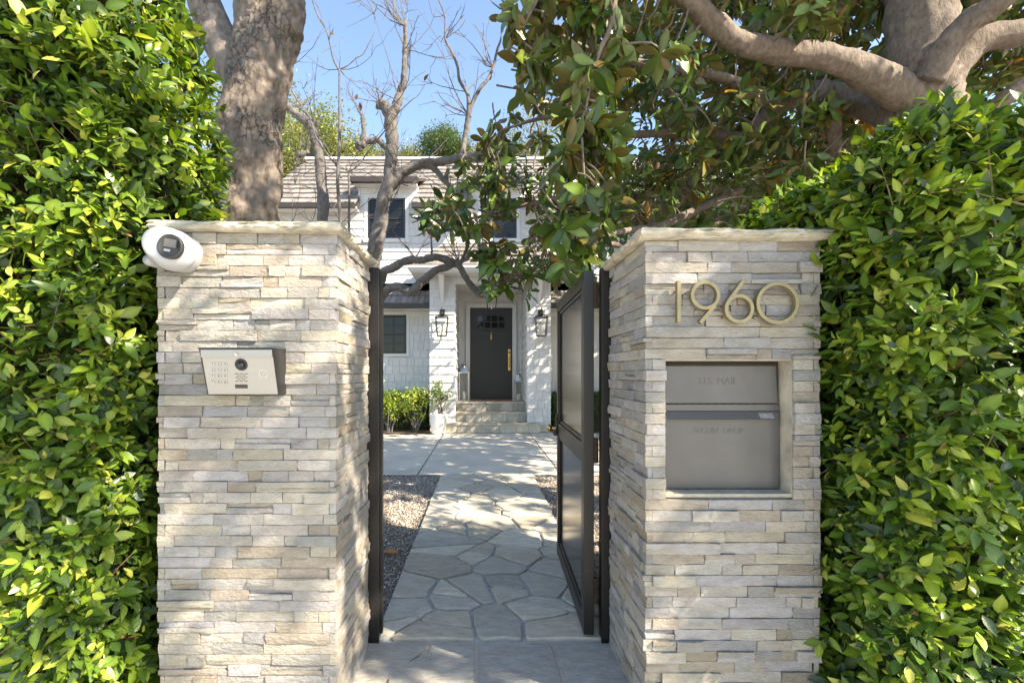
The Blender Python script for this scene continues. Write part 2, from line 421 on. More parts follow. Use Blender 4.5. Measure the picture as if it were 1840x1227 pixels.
# joints of the drive
for x in (-0.78, 0.95, -4.4, 4.6):
    j = MB().box(x - .006, x + .006, PY1 + .02, 9.6, -.012, -.0035); j.build('expansion_joint', 'mail_dark', bpy.data.objects['driveway'])
# threshold of larger slabs between the gate piers
thr = sheet('threshold_step', -0.52, 0.58, 1.30, PY0 - .002, 0.002, 'threshold_grout')
for poly in ([(-.51, 1.3), (-.38, 1.3), (-.395, 1.86), (-.25, 2.0), (-.27, 2.05), (-.51, 2.05)],
             [(-.36, 1.3), (-.035, 1.3), (-.035, 2.05), (-.22, 2.05), (-.235, 1.985), (-.37, 1.85)],
             [(-.012, 1.3), (.335, 1.3), (.30, 2.05), (-.012, 2.05)],
             [(.36, 1.3), (.57, 1.3), (.57, 2.05), (.325, 2.05), (.33, 1.8)]):
    poly = round_poly([np.array(p) for p in poly], rng, 0.06, .003)
    V, Fc, t = stone_slab(poly, lambda u, v, h: (u, v, h), .010, shade((0.43, 0.415, 0.375), rng.uniform(.9, 1.08)), rng)
    link('flagstone', make_mesh('flagstone', V, Fc, 'flag', t), thr)

# gravel either side of the path
def gravel(x0, x1, y0, y1, n, label):
    bed = sheet('gravel_bed', x0, x1, y0, y1, -0.02, 'gravel_bed')
    oc = np.array([(1, 0, 0), (0, 1, 0), (-1, 0, 0), (0, -1, 0), (0, 0, .7), (0, 0, -.7), (.6, .6, .35), (-.6, .55, .3)])
    fc = np.array([(0, 6, 4), (6, 1, 4), (1, 7, 4), (7, 2, 4), (2, 3, 4), (3, 0, 4), (0, 5, 6), (6, 5, 1), (1, 5, 7), (7, 5, 2), (2, 5, 3), (3, 5, 0)])
    pos = np.stack([R.uniform(x0, x1, n), y0 + (y1 - y0) * R.uniform(0, 1, n), R.uniform(-.018, -.006, n)], 1)
    s = R.uniform(.0045, .0095, (n, 1, 1)) * R.uniform(.7, 1.3, (n, 1, 3)); a = R.uniform(0, 6.28, n)
    ro = np.zeros((n, 3, 3)); ro[:, 0, 0] = np.cos(a); ro[:, 0, 1] = -np.sin(a); ro[:, 1, 0] = np.sin(a); ro[:, 1, 1] = np.cos(a); ro[:, 2, 2] = 1
    V = np.einsum('nij,nkj->nki', ro, oc[None] * s * R.uniform(.75, 1.25, (n, 8, 3))) + pos[:, None]
    pal = np.array([(.55, .51, .45), (.36, .33, .29), (.46, .37, .28), (.20, .18, .16), (.66, .62, .56), (.32, .22, .15)])
    t = pal[R.randint(0, 6, n)] * R.uniform(.75, 1.15, (n, 1))
    T = np.concatenate([np.repeat(t, 8, 0), np.repeat(R.uniform(0, 1, (n, 1)), 8, 0)], 1)
    Fc = (fc[None] + np.arange(n)[:, None, None] * 8).reshape(-1, 3)
    link('gravel', make_mesh('gravel', V, Fc, 'pebble', T), kind='stuff', label=label, cat='gravel')
gravel(-1.75, PX0 - .004, 2.05, PY1 + .015, 26000, 'brown and grey gravel beside the flagstone path, left of it')
gravel(PX1 + .004, 1.7, 2.05, PY1 + .015, 15000, 'brown and grey gravel beside the flagstone path behind the open gate')

# ------------------------------------------------------------------ the two stone piers
LEDC = [(0.43, 0.395, 0.33), (0.37, 0.35, 0.305), (0.46, 0.42, 0.345), (0.33, 0.32, 0.285), (0.41, 0.385, 0.34), (0.47, 0.425, 0.33), (0.38, 0.33, 0.255), (0.44, 0.415, 0.37)]
def ledger_stone(u0, u1, z0, z1, dep, to3, rng, edge=True):
    L = u1 - u0; nx = max(2, min(5, int(L / .04))); g = .0009
    u0 += g; u1 -= g; z0 += g; z1 -= g
    rough = rng.choice((.0008, .0012, .002, .003)); tl, tr, tt, tb = [rng.uniform(-.0018, .0018) for _ in range(4)]
    V = []; nz = 3
    for j in range(nz):
        for i in range(nx + 1):
            a, b = i / nx, j / (nz - 1)
            d = dep + tl * (1 - a) + tr * a + tt * b + tb * (1 - b) + rng.uniform(-rough, rough)
            e = (i in (0, nx)) or (j in (0, nz - 1))
            if e: d -= rng.uniform(.0004, .0022)
            uu = u0 + L * a * (u1 - u0) / L + (rng.uniform(-.001, .001) if i in (0, nx) else rng.uniform(-.006, .006))
            V.append(to3(uu, z0 + (z1 - z0) * b + (rng.uniform(-.0008, .0008) if j != 1 else rng.uniform(-.004, .004)), d))
    k = nx + 1; Fc = [(j * k + i, j * k + i + 1, (j + 1) * k + i + 1, (j + 1) * k + i) for j in range(nz - 1) for i in range(nx)]
    rim = list(range(k)) + [j * k + nx for j in range(1, nz)] + [(nz - 1) * k + i for i in range(nx - 1, -1, -1)] + [j * k for j in range(nz - 2, 0, -1)]
    b0 = len(V)
    for r in rim:
        i, j = r % k, r // k
        V.append(to3(u0 + (u1 - u0) * i / nx, z0 + (z1 - z0) * j / (nz - 1), -.012))
    n = len(rim)
    for q in range(n):
        Fc.append((rim[q], b0 + q, b0 + (q + 1) % n, rim[(q + 1) % n]))
    c = LEDC[rng.randrange(len(LEDC))]; kk = rng.uniform(.92, 1.22)
    return V, Fc, (c[0] * kk, c[1] * kk * 1.01, c[2] * kk * rng.uniform(1.03, 1.16), rng.uniform(0, 1))

def ledger_rows(u0, u1, ztop, rows, ch, rng, short0, short1, hole=None):
    """Stones of one face: (u0, u1, z0, z1, depth) course by course; short0/1 leave the corner to the other face on odd courses."""
    out = []
    for r in range(rows):
        z1 = ztop - r * ch; z0 = z1 - ch
        a, b = u0 + (short0[r % 2]), u1 - (short1[r % 2])
        spans = [(a, b)]
        if hole and z0 < hole[3] - .004 and z1 > hole[2] + .004:
            spans = [(a, hole[0]), (hole[1], b)]
        for a, b in spans:
            x = a
            while x < b - 1e-4:
                L = rng.choice((.05, .08, .10, .12, .14, .17, .20, .23)) * rng.uniform(.85, 1.15)
                e = x + L
                if b - e < .035: e = b
                e = min(e, b)
                q = rng.random()
                dep = rng.uniform(.0105, .0125) if q < .68 else (rng.uniform(.005, .009) if q < .84 else rng.uniform(.016, .021))
                if rng.random() < .11 and e - x > .07:
                    s = z0 + ch * rng.choice((.45, .5, .55)); d1 = rng.uniform(.009, .016); d2 = d1 + rng.choice((-.009, -.006, .008, .003))
                    out.append((x, e, z0, s, max(d1, .003))); out.append((x, e, s, z1, max(d2, .003)))
                else: out.append((x, e, z0, z1, dep))
                x = e
    return out

def pier(name, x0, x1, ya, yb, top, label, inner, seed, hole=None):
    """x0..x1 front width between stone faces' nominal planes; inner = +1 when the gateway is on the +x side."""
    rng = random.Random(seed); ch = 0.0372; rows = int(top / ch) + 2
    t = thing(name, ((x0 + x1) / 2, (ya + yb) / 2, 0), label, 'gate pier')
    core = MB()
    if hole:
        hx0, hx1, hz0, hz1 = hole; yf = ya + .006; ym = ya + .10
        core.box(x0 + .006, hx0 - .012, yf, ym, 0, top); core.box(hx1 + .012, x1 - .006, yf, ym, 0, top)
        core.box(hx0 - .012, hx1 + .012, yf, ym, 0, hz0 - .012); core.box(hx0 - .012, hx1 + .012, yf, ym, hz1 + .012, top)
        core.box(x0 + .006, x1 - .006, ym, yb, 0, top)
    else: core.box(x0 + .006, x1 - .006, ya + .006, yb, 0, top)
    core.build('wall_core', 'core', t)
    c = .024
    outer_short, inner_short = (0, c), (0, c)
    fr = ledger_rows(x0 - .012, x1 + .012, top, rows, ch, rng, outer_short, inner_short, hole)
    cand = []
    for s in fr:
        if s[3] < 0: continue
        cand.append((s, lambda u, z, d: (u, ya - d, z), F * math.sqrt(max((s[1] - s[0]) * (s[3] - s[2]), 1e-6)) / ya, s[3] > .1))
    xi = x1 if inner > 0 else x0
    si = ledger_rows(ya - .012, yb + .012, top, rows, ch, rng, (c, 0), (0, 0))
    for s in si:
        if s[3] < 0: continue
        f = (lambda u, z, d: (xi + d, u, z)) if inner > 0 else (lambda u, z, d: (xi - d, u, z))
        cand.append((s, f, F * (s[1] - s[0]) * .35 / (s[0] + .1), s[3] > .1))
    xo = x0 if inner > 0 else x1
    so = ledger_rows(ya - .012, yb + .012, top, rows, ch, rng, (c, 0), (0, 0))
    rest = MB()
    for s in so:
        if s[3] < 0: continue
        f = (lambda u, z, d: (xo - d, u, z)) if inner > 0 else (lambda u, z, d: (xo + d, u, z))
        V, Fc, tt = ledger_stone(*s, f, rng); rest.add(V, Fc, tt)
    order = sorted(range(len(cand)), key=lambda i: -(cand[i][2] + (1000 if cand[i][3] else 0)))
    for q, i in enumerate(order):
        s, f, _, _ = cand[i]
        V, Fc, tt = ledger_stone(*s, f, rng)
        if q < 300: link('stone', make_mesh('stone', V, Fc, 'ledger', tt), t)
        else: rest.add(V, Fc, tt)
    rest.build('ledger_stone_rest', 'ledger', t, kind='stuff')
    return t

def cap_stone(x0, x1, ya, yb, z0, z1, parent, seed, dz):
    """Rough-edged coping slab with hewn sides."""
    prof = []; step = .013
    xs = np.arange(x0, x1, step); ys = np.arange(ya, yb, step)
    ring = [(x, ya) for x in xs] + [(x1, y) for y in ys] + [(x, yb) for x in xs[::-1] + step] + [(x0, y) for y in ys[::-1] + step]
    c = np.array([(x0 + x1) / 2, (ya + yb) / 2]); n = len(ring); V = []; T = []
    lev = ((.022, 0.0), (.006, .10), (-.001, .28), (-.004, .46), (.002, .62), (-.001, .78), (.010, .93), (.024, 1.0))
    for k, (ins, hh) in enumerate(lev):
        for x, y in ring:
            o = np.array([x, y]); d = c - o; d /= np.linalg.norm(d)
            m = mnoise.noise(Vector((x * 9 + seed, y * 9, hh * 2))) * .007 + mnoise.noise(Vector((x * 33 + seed, y * 33, hh * 9))) * .009 + mnoise.noise(Vector((x * 80, y * 80, hh * 20))) * .004
            p = o + d * (ins + m)
            zz = z0 + (z1 - z0) * hh + dz(x) + mnoise.noise(Vector((x * 7, y * 7 + seed, 3.1 if hh > .5 else 9.))) * .006
            V.append((p[0], p[1], zz))
    Fc = [(k * n + i, k * n + (i + 1) % n, (k + 1) * n + (i + 1) % n, (k + 1) * n + i) for k in range(len(lev) - 1) for i in range(n)]
    Fc += [tuple(range(n - 1, -1, -1)), tuple((len(lev) - 1) * n + i for i in range(n))]
    return link('coping_stone', make_mesh('coping_stone', V, Fc, 'cap', smooth=False), parent)

YA, YB = 1.603, 2.035
LX0, LX1, RX0, RX1 = -1.108, -0.515, 0.573, 1.153
HOLE = (0.632, 1.072, 0.785, 1.246)
pier_l = pier('gate_pier', LX0, LX1, YA, YB, 1.685, 'stacked ledger stone gate pier carrying the intercom and white camera', +1, 3)
cap_stone(LX0 - .03, LX1 + .035, YA - .042, YB + .05, 1.685, 1.720, pier_l, 1.7, lambda x: -.012 * (x + .8))
pier_r = pier('gate_pier', RX0, RX1, YA, YB, 1.66, 'stacked ledger stone gate pier carrying the number 1960 and mailbox', -1, 8, HOLE)
cap_stone(RX0 - .035, RX1 + .035, YA - .042, YB + .05, 1.66, 1.697, pier_r, 6.1, lambda x: -.008 * (x - .86))
# cement lining of the mailbox recess
hx0, hx1, hz0, hz1 = HOLE
lin = MB(); yl0, yl1 = YA - .001, YA + .095
lin.box(hx0 - .0115, hx0, yl0, yl1, hz0 - .0115, hz1 + .0115); lin.box(hx1, hx1 + .0115, yl0, yl1, hz0 - .0115, hz1 + .0115)
lin.box(hx0, hx1, yl0, yl1, hz1, hz1 + .0115); lin.box(hx0, hx1, yl0, yl1, hz0 - .0115, hz0)
lin.build('recess_lining', 'cement', pier_r)

# ------------------------------------------------------------------ mailbox
YM = YA + .056
mb = thing('mailbox', ((hx0 + hx1) / 2, YM + .02, hz0 + .001), 'grey metal mailbox set in the recess of the numbered pier', 'mailbox')
a0, a1 = hx0 + .003, hx1 - .003
MB().box(a0, a1, YM + .014, YM + .038, hz0 + .001, hz1 - .002).build('case', 'mail_dark', mb)
MB().hexa([(a0, YM + .013, 1.092), (a1 - .004, YM + .013, 1.092), (a1 - .004, YM + .013, 1.238), (a0, YM + .013, 1.238)],
          [(a0 + .004, YM, 1.096), (a1 - .008, YM, 1.096), (a1 - .016, YM, 1.229), (a0 + .01, YM, 1.229)]).build('upper_door', 'mail', mb, bevel=.0012)
MB().box(a0, a1, YM + .004, YM + .0135, 1.068, 1.0905).build('rail', 'mail', mb)
for i in range(15): MB().box(a0 + .01 + i * .028, a0 + .027 + i * .028, YM - .0006, YM + .004, 1.0915, 1.094).build('hinge_knuckle', 'mail_dark', mb)
MB().box(a0, a1, YM + .002, YM + .0135, hz0 + .004, 1.0665).build('lower_door', 'mail', mb, bevel=.0012)
MB().hexa([(a0 + .002, YM - .001, 1.066), (a1 - .002, YM - .001, 1.066), (a1 - .002, YM + .0015, 1.066), (a0 + .002, YM + .0015, 1.066)],
          [(a0 + .012, YM - .022, 1.039), (a1 - .024, YM - .022, 1.039), (a1 - .024, YM - .020, 1.0385), (a0 + .012, YM - .020, 1.0385)]).build('pull_flange', 'mail', mb)
MB().hexa([(.985, YM - .0061, 1.0605), (1.035, YM - .0061, 1.0605), (1.035, YM - .0055, 1.0605), (.985, YM - .0055, 1.0605)],
          [(.988, YM - .0205, 1.0425), (1.038, YM - .0205, 1.0425), (1.038, YM - .0199, 1.0425), (.988, YM - .0199, 1.0425)]).build('sticker', 'sticker', mb)
for s, px, py, sz, yy in (('U.S. MAIL', 1291, 685, .034, YM - .0004), ('SECURE DROP', 1292, 774, .028, YM + .0016)):
    me = text_mesh(s, sz, .0010, 'mail', 'lettering'); p = P(px, py, YM)
    o = link('lettering', me, mb, at=(0, 0, 0)); o.location = Vector((p[0], yy, p[2])) - mb.location; o.rotation_euler = (math.radians(90), 0, 0)

# ------------------------------------------------------------------ house numbers
def ring(cx, cz, rx, rz, th, y0, y1, n=48):
    V = []; Fc = []
    for i in range(n):
        a = 2 * math.pi * i / n
        for r, y in ((0, y0), (0, y1), (th, y1), (th, y0)): V.append((cx + (rx - r) * math.cos(a), y, cz + (rz - r) * math.sin(a)))
    for i in range(n):
        j = (i + 1) % n
        for k in range(4): Fc.append((i * 4 + k, i * 4 + (k + 1) % 4, j * 4 + (k + 1) % 4, j * 4 + k))
    return V, Fc
YN0, YN1 = 1.562, 1.581
def n3(px, py): p = P(px, py, YN0); return p[0], p[2]
def slab2(a, b, w):                                     # flat bar between two points of the number plane
    (ax, az), (bx, bz) = n3(*a), n3(*b); d = np.array([bx - ax, bz - az]); d /= np.linalg.norm(d); n = np.array([-d[1], d[0]]) * w / 2
    q = [(ax + n[0], az + n[1]), (bx + n[0], bz + n[1]), (bx - n[0], bz - n[1]), (ax - n[0], az - n[1])]
    return [(x, YN0 + .0003, z) for x, z in q], [(x, YN1, z) for x, z in q]
for ch in '1960':
    m = MB()
    if ch == '1': m.hexa(*slab2((1220.5, 504), (1220.5, 579), .0125)); cxp = 1220
    if ch == '9': m.add(*ring(*n3(1268, 530), .050, .0495, .0118, YN0, YN1)); m.hexa(*slab2((1286, 548), (1259, 579.5), .0125)); cxp = 1268
    if ch == '6': m.add(*ring(*n3(1329, 554.5), .050, .0495, .0118, YN0, YN1)); m.hexa(*slab2((1310, 541), (1337, 504), .0125)); cxp = 1329
    if ch == '0': m.add(*ring(*n3(1398, 544.5), .0725, .0715, .0118, YN0, YN1, 64)); cxp = 1398
    x, z = n3(cxp, 580)
    lab = {'1': 'plain upright bronze bar numeral one on the stone pier', '9': 'bronze numeral nine, ring on top, on the stone pier',
           '6': 'bronze numeral six, ring at its foot, on the stone pier', '0': 'large round bronze zero on the stone pier'}[ch]
    t = thing('house_number', (x, YN1, z), lab, 'house number')
    m.build('numeral', 'bronze', t, bevel=.0006)
    for dz in ((.03, .11) if ch == '1' else (.012, .085) if ch == '9' else (.02, .06)):
        dx = {'1': 0, '9': .03, '6': -.044, '0': -.066}[ch]
        if ch == '9' and dz < .05: dx = -.005
        if ch == '9' and dz > .05: dx = .043
        MB().lathe((x + dx, YN1, z + dz), [(.0001, 0), (.004, 0), (.004, .02), (.0001, .02)], 8, 'y').build('standoff_pin', 'bronze', t)

# ------------------------------------------------------------------ intercom
it = thing('intercom', (-.795, 1.58, 1.13), 'steel intercom keypad with camera eye in a dark wedge housing', 'intercom')
ix0, ix1 = -.908, -.678
pt, pb = (1.497, 1.255), (1.532, 1.137)                # plate plane in (Y, Z)
MB().hexa([(ix0 - .006, 1.484, 1.285), (ix1 + .002, 1.484, 1.285), (ix1 + .002, 1.592, 1.285), (ix0 - .006, 1.592, 1.285)],
          [(ix0 - .006, 1.484, 1.281), (ix1 + .002, 1.484, 1.281), (ix1 + .002, 1.592, 1.281), (ix0 - .006, 1.592, 1.281)]).build('hood_plate', 'housing', it)
MB().hexa([(ix0 - .005, 1.592, 1.281), (ix0 - .005, 1.487, 1.281), (ix0 - .005, 1.534, 1.131), (ix0 - .005, 1.592, 1.131)],
          [(ix1 + .001, 1.592, 1.281), (ix1 + .001, 1.487, 1.281), (ix1 + .001, 1.534, 1.131), (ix1 + .001, 1.592, 1.131)]).build('housing', 'housing', it)
MB().hexa([(ix0, 1.486, 1.279), (ix1, 1.486, 1.279), (ix1, 1.50, 1.2795), (ix0, 1.50, 1.2795)],
          [(ix0, 1.487, 1.2535), (ix1, 1.487, 1.2535), (ix1, 1.505, 1.2545), (ix0, 1.505, 1.2545)]).build('top_rail', 'steel', it, bevel=.0015)
MB().hexa([(ix0, pt[0] - .002, pt[1] - .0005), (ix1, pt[0] - .002, pt[1] - .0005), (ix1, pt[0] + .01, pt[1]), (ix0, pt[0] + .01, pt[1])],
          [(ix0, pb[0] - .002, pb[1] - .004), (ix1, pb[0] - .002, pb[1] - .004), (ix1, pb[0] + .01, pb[1] - .004), (ix0, pb[0] + .01, pb[1] - .004)]).build('face_plate', 'steel', it, bevel=.001)
pn = np.array([0, -(pt[1] - .0005 - pb[1] + .004), (pt[0] - pb[0])]); pn = pn / np.linalg.norm(pn); pu = np.array([1., 0, 0]); pv = np.cross(pu, pn) * -1
if pv[2] < 0: pv = -pv
def on_plate(px, py, h=0.0):
    d = np.array([(px - CX) / F, 1, -(py - CY) / F]); o = np.array([0, 0, CH]); p0 = np.array([0, pt[0] - .002, pt[1] - .0005])
    return o + d * (np.dot(p0 - o, pn) / np.dot(d, pn)) + pn * h
def plate_box(px, py, w, h, t, name, mat, back=.001, bev=0):
    c = on_plate(px, py); q = [pu * sx * w / 2 + pv * sy * h / 2 for sx, sy in ((-1, -1), (1, -1), (1, 1), (-1, 1))]
    return MB().hexa([c + k - pn * back for k in q], [c + k + pn * t for k in q]).build(name, mat, it, bevel=bev)
def plate_disc(px, py, prof, name, mat, sides=24):
    c = on_plate(px, py); V = []; Fc = []; k = len(prof)
    for i in range(sides):
        a = 2 * math.pi * i / sides
        for r, h in prof: V.append(c + pu * r * math.cos(a) + pv * r * math.sin(a) + pn * h)
    for i in range(sides):
        for q in range(k - 1): Fc.append((i * k + q, ((i + 1) % sides) * k + q, ((i + 1) % sides) * k + q + 1, i * k + q + 1))
    Fc.append(tuple(i * k + k - 1 for i in range(sides)))
    return MB().add(V, Fc).build(name, mat, it, smooth=False)
keys = '123456789*0#'
for i, chh in enumerate(keys):
    px, py = 382.5 + (i % 3) * 11.2, 654.5 + (i // 3) * 10.6
    plate_box(px, py, .0135, .0125, .0022, 'key', 'key', bev=.0006)
    me = text_mesh(chh, .011, .0003, 'ink', 'digit'); o = link('digit', me, it, at=(0, 0, 0))
    c = on_plate(px, py, .0026); mtx = Matrix((pu, pv, pn)).transposed().to_4x4(); mtx.translation = Vector(c) - it.location; o.matrix_local = mtx
plate_disc(433.5, 655, [(.021, -.001), (.0195, .003), (.016, .0035), (.013, .0015)], 'camera_bezel', 'housing')
plate_disc(433.5, 655, [(.0128, .0005), (.010, .006), (.006, .009), (.0015, .0102)], 'camera_eye', 'lens')
plate_disc(473.5, 671.5, [(.0142, -.0005), (.0142, .0012), (.0115, .0016), (.011, .0002)], 'button_ring', 'nickel')
plate_disc(473.5, 671.5, [(.0105, .0), (.0105, .0024), (.009, .003)], 'call_button', 'steel')
plate_disc(426, 636, [(.0062, .004), (.0062, .0085), (.005, .009)], 'lock', 'nickel', 16)
for r in range(5):
    for i in range(3 if r % 2 == 0 else 2):
        plate_box(425.5 + i * 8.3 + (4 if r % 2 else 0), 671.5 + r * 3.3, .0115, .0019, .0008, 'speaker_slot', 'lens')
plate_box(433.8, 694, .041, .0135, .0008, 'card_window', 'lens')

# ------------------------------------------------------------------ security camera
sc0 = P(305, 445, 1.50)
sv = thing('security_camera', (sc0[0] + .03, YA - .012, sc0[2] - .02), 'white dome security camera at the corner of the stone pier', 'security camera')
def ellip(c, ax, n1=28, n2=18):
    V = []; Fc = []
    for j in range(n2 + 1):
        th = math.pi * j / n2
        for i in range(n1):
            ph = 2 * math.pi * i / n1
            V.append(c + ax[0] * math.sin(th) * math.cos(ph) + ax[1] * math.sin(th) * math.sin(ph) + ax[2] * math.cos(th))
    for j in range(n2):
        for i in range(n1): Fc.append((j * n1 + i, j * n1 + (i + 1) % n1, (j + 1) * n1 + (i + 1) % n1, (j + 1) * n1 + i))
    return V, Fc
pb_ = P(318, 452, 1.545)
MB().lathe(tuple(pb_ + np.array([0, .05, 0])), [(.0001, 0), (.062, 0), (.064, -.012), (.063, -.03), (.058, -.052), (.045, -.062)], 36, 'y').build('mount_base', 'white_plastic', sv, smooth=True)
ang = math.radians(-34)
u_, v_ = np.array([math.cos(ang), .12, math.sin(ang)]), np.array([-math.sin(ang), .05, math.cos(ang)])
ball = P(303, 445, 1.50)
eV, eF = ellip(ball, (u_ * .074, np.array([0, .058, 0]), v_ * .0625), 48, 30); eV = np.array(eV); eV[:, 1] = np.maximum(eV[:, 1], 1.4600)
MB().add(eV, eF).build('ball_shell', 'white_plastic', sv, smooth=True)
eV, eF = ellip(ball + u_ * .014 + np.array([0, .002, 0]), (u_ * .068, np.array([0, .0555, 0]), v_ * .0668), 48, 30); eV = np.array(eV); eV[:, 1] = np.maximum(eV[:, 1], 1.4615)
MB().add(eV, eF).build('visor_rim', 'white_plastic', sv, smooth=True)
fc = P(305, 443, 1.4592)
MB().lathe(tuple(fc), [(.0395, .012), (.0395, -.002), (.036, -.0035), (.0345, -.0008), (.0001, -.0004)], 36, 'y').build('lens_face', 'grey_plastic', sv, smooth=True)
ca, sa = math.cos(math.radians(-9)), math.sin(math.radians(-9))
def fbox(du, dv, w, h, y0, y1, name, mat):
    q = [(fc[0] + (du + sx * w / 2) * ca - (dv + sy * h / 2) * sa, fc[2] + (du + sx * w / 2) * sa + (dv + sy * h / 2) * ca) for sx, sy in ((-1, -1), (1, -1), (1, 1), (-1, 1))]
    MB().hexa([(x, fc[1] + y0, z) for x, z in q], [(x, fc[1] + y1, z) for x, z in q]).build(name, mat, sv, bevel=.0008)
fbox(.002, .010, .042, .026, 0, -.003, 'lens_window', 'ink'); fbox(.022, .010, .004, .024, 0, -.0034, 'window_shade', 'lens')
fbox(-.006, -.013, .020, .008, 0, -.0025, 'lamp_strip', 'key'); fbox(-.006, -.022, .012, .006, 0, -.0015, 'sensor', 'lens')
for px, py in ((275, 423), (269.5, 442)):
    MB().add(*ellip(P(px, py, 1.4655), [np.eye(3)[i] * .0022 for i in range(3)], 8, 6)).build('screw', 'ink', sv)
MB().lathe(tuple(P(271, 469, 1.53)), [(.0001, -.02), (.016, -.016), (.018, 0), (.016, .05)], 16, 'y').build('cable_gland', 'white_plastic', sv, smooth=True)

# ------------------------------------------------------------------ gate
lp = thing('gate_post', (-.485, 2.085, 0), 'black steel gate post against the intercom pier', 'gate post')
MB().box(-.511, -.462, 2.058, 2.108, 0.002, 1.675).build('post', 'black', lp, bevel=.002)
MB().box(-.4615, -.452, 2.085, 2.108, 0.03, 1.66).build('stop_strip', 'black', lp)
MB().box(-.52, -.5115, 2.058, 2.09, 0.002, 1.66).build('packing_strip', 'mail_dark', lp)
rp_ = thing('gate_post', (.555, 2.09, 0), 'black steel hinge post against the numbered pier', 'gate post')
MB().box(.531, .572, 2.058, 2.108, 0.002, 1.675).build('post', 'black', rp_, bevel=.002)
MB().box(.5725, .581, 2.058, 2.09, 0.002, 1.66).build('packing_strip', 'mail_dark', rp_)
gl = thing('gate_leaf', (.478, 2.085, 0.03), 'black panelled metal gate swung open along the path', 'gate')
ga, gb = np.array([.478, 2.075]), np.array([.510, 3.03]); gd = (gb - ga); GL = np.linalg.norm(gd); gd /= GL; gn = np.array([gd[1], -gd[0]])
def gbox(u0, u1, z0, z1, t0, t1, name, mat='black', bevel=.0025, parent=gl):
    q = [ga + gd * u + gn * t for u, t in ((u0, t0), (u1, t0), (u1, t1), (u0, t1))]
    return MB().hexa([(x, y, z0) for x, y in q], [(x, y, z1) for x, y in q]).build(name, mat, parent, bevel=bevel)
Z0, Z1 = .03, 1.665
gbox(0, .065, Z0, Z1, -.023, .023, 'stile'); gbox(GL - .06, GL, Z0, Z1, -.023, .023, 'stile')
gbox(.066, GL - .061, Z1 - .065, Z1, -.022, .022, 'top_rail'); gbox(.066, GL - .061, Z0, Z0 + .075, -.022, .022, 'bottom_rail')
gbox(.066, GL - .061, .80, .885, -.022, .022, 'middle_rail')
for z0, z1, nm in ((Z0 + .076, .799, 'lower_panel'), (.886, Z1 - .066, 'upper_panel')):
    gbox(.067, GL - .062, z0, z1, -.006, .006, nm, 'gate_panel', 0)
    for a, b, c, d in ((.067, GL - .062, z0, z0 + .018), (.067, GL - .062, z1 - .018, z1), (.067, .085, z0 + .019, z1 - .019), (GL - .08, GL - .062, z0 + .019, z1 - .019)):
        gbox(a, b, c, d, -.014, -.0065, 'bead_moulding', bevel=.003)
for z in (1.50, .80, .17):
    b = ga + gn * .037 + gd * .012
    MB().lathe((b[0], b[1], z), [(.0001, 0), (.0085, 0), (.0085, .052), (.0095, .054), (.0095, .058), (.0085, .06), (.0085, .112), (.0001, .112)], 12).build('hinge', 'rust', gl, smooth=False)
    gbox(-.0015, .024, z, z + .112, .0232, .032, 'hinge_leaf', 'rust', 0)
hz = .885
gbox(GL - .048, GL - .016, hz - .05, hz + .055, -.034, -.0232, 'latch_plate', 'housing')
hp = ga + gd * (GL - .03); 
MB().tube([(*(hp - gn * .03), .85), (*(hp - gn * .06), .85)], [.011, .009], 10, sub=1).build('knob_shank', 'brass', gl)
kb = hp - gn * .075
MB().add(*ellip(np.array([kb[0], kb[1], .85]), [np.array([.018, 0, 0]), np.array([0, .026, 0]), np.array([0, 0, .026])], 16, 10)).build('knob', 'brass', gl, smooth=True)
gbox(GL - .045, GL - .02, .80, .835, -.05, -.0232, 'latch_case', 'lens')

# ------------------------------------------------------------------ house
YC, YW, YD, YU = 9.6, 10.2, 10.8, 10.6                 # portico front, lower wall, door wall, upper wall
hs = thing('house', (0, 10.8, 0), 'white shingled two-storey house with grey tiled roof', 'house')
cols = ((-1.10, -.57), (.93, 1.42))
def part(name, mat, boxes, parent=hs, bevel=0):
    m = MB()
    for b in boxes: m.box(*b)
    return m.build(name, mat, parent, bevel=bevel)
w_low = part('lower_wall', 'white', [(-5.2, -1.1, YW, YW + .2, 0, 3.3), (1.42, 7.5, YW, YW + .2, 0, 3.3)])
w_col = part('portico_wall', 'white', [(cols[0][0], cols[0][1], YC, YD + .2, .14, 3.22), (cols[1][0], cols[1][1], YC, YD + .2, .14, 3.22), (cols[0][1], cols[1][0], YC, YD + .2, 3.07, 3.22)])
w_door = part('entrance_wall', 'white', [(cols[0][1], cols[1][0], YD, YD + .15, .6, 3.07)])
w_up = part('upper_wall', 'white', [(-5.0, 7.3, YU, YU + .2, 3.3, 4.98)])
part('plinth', 'concrete', [(cols[0][0] + .01, cols[0][1], YC + .012, YD, 0, .14), (cols[1][0], cols[1][1] - .01, YC + .012, YD, 0, .14)])
shin = []                                              # (parent, plane y or x-plane, u0, u1, z0, z1, kind)
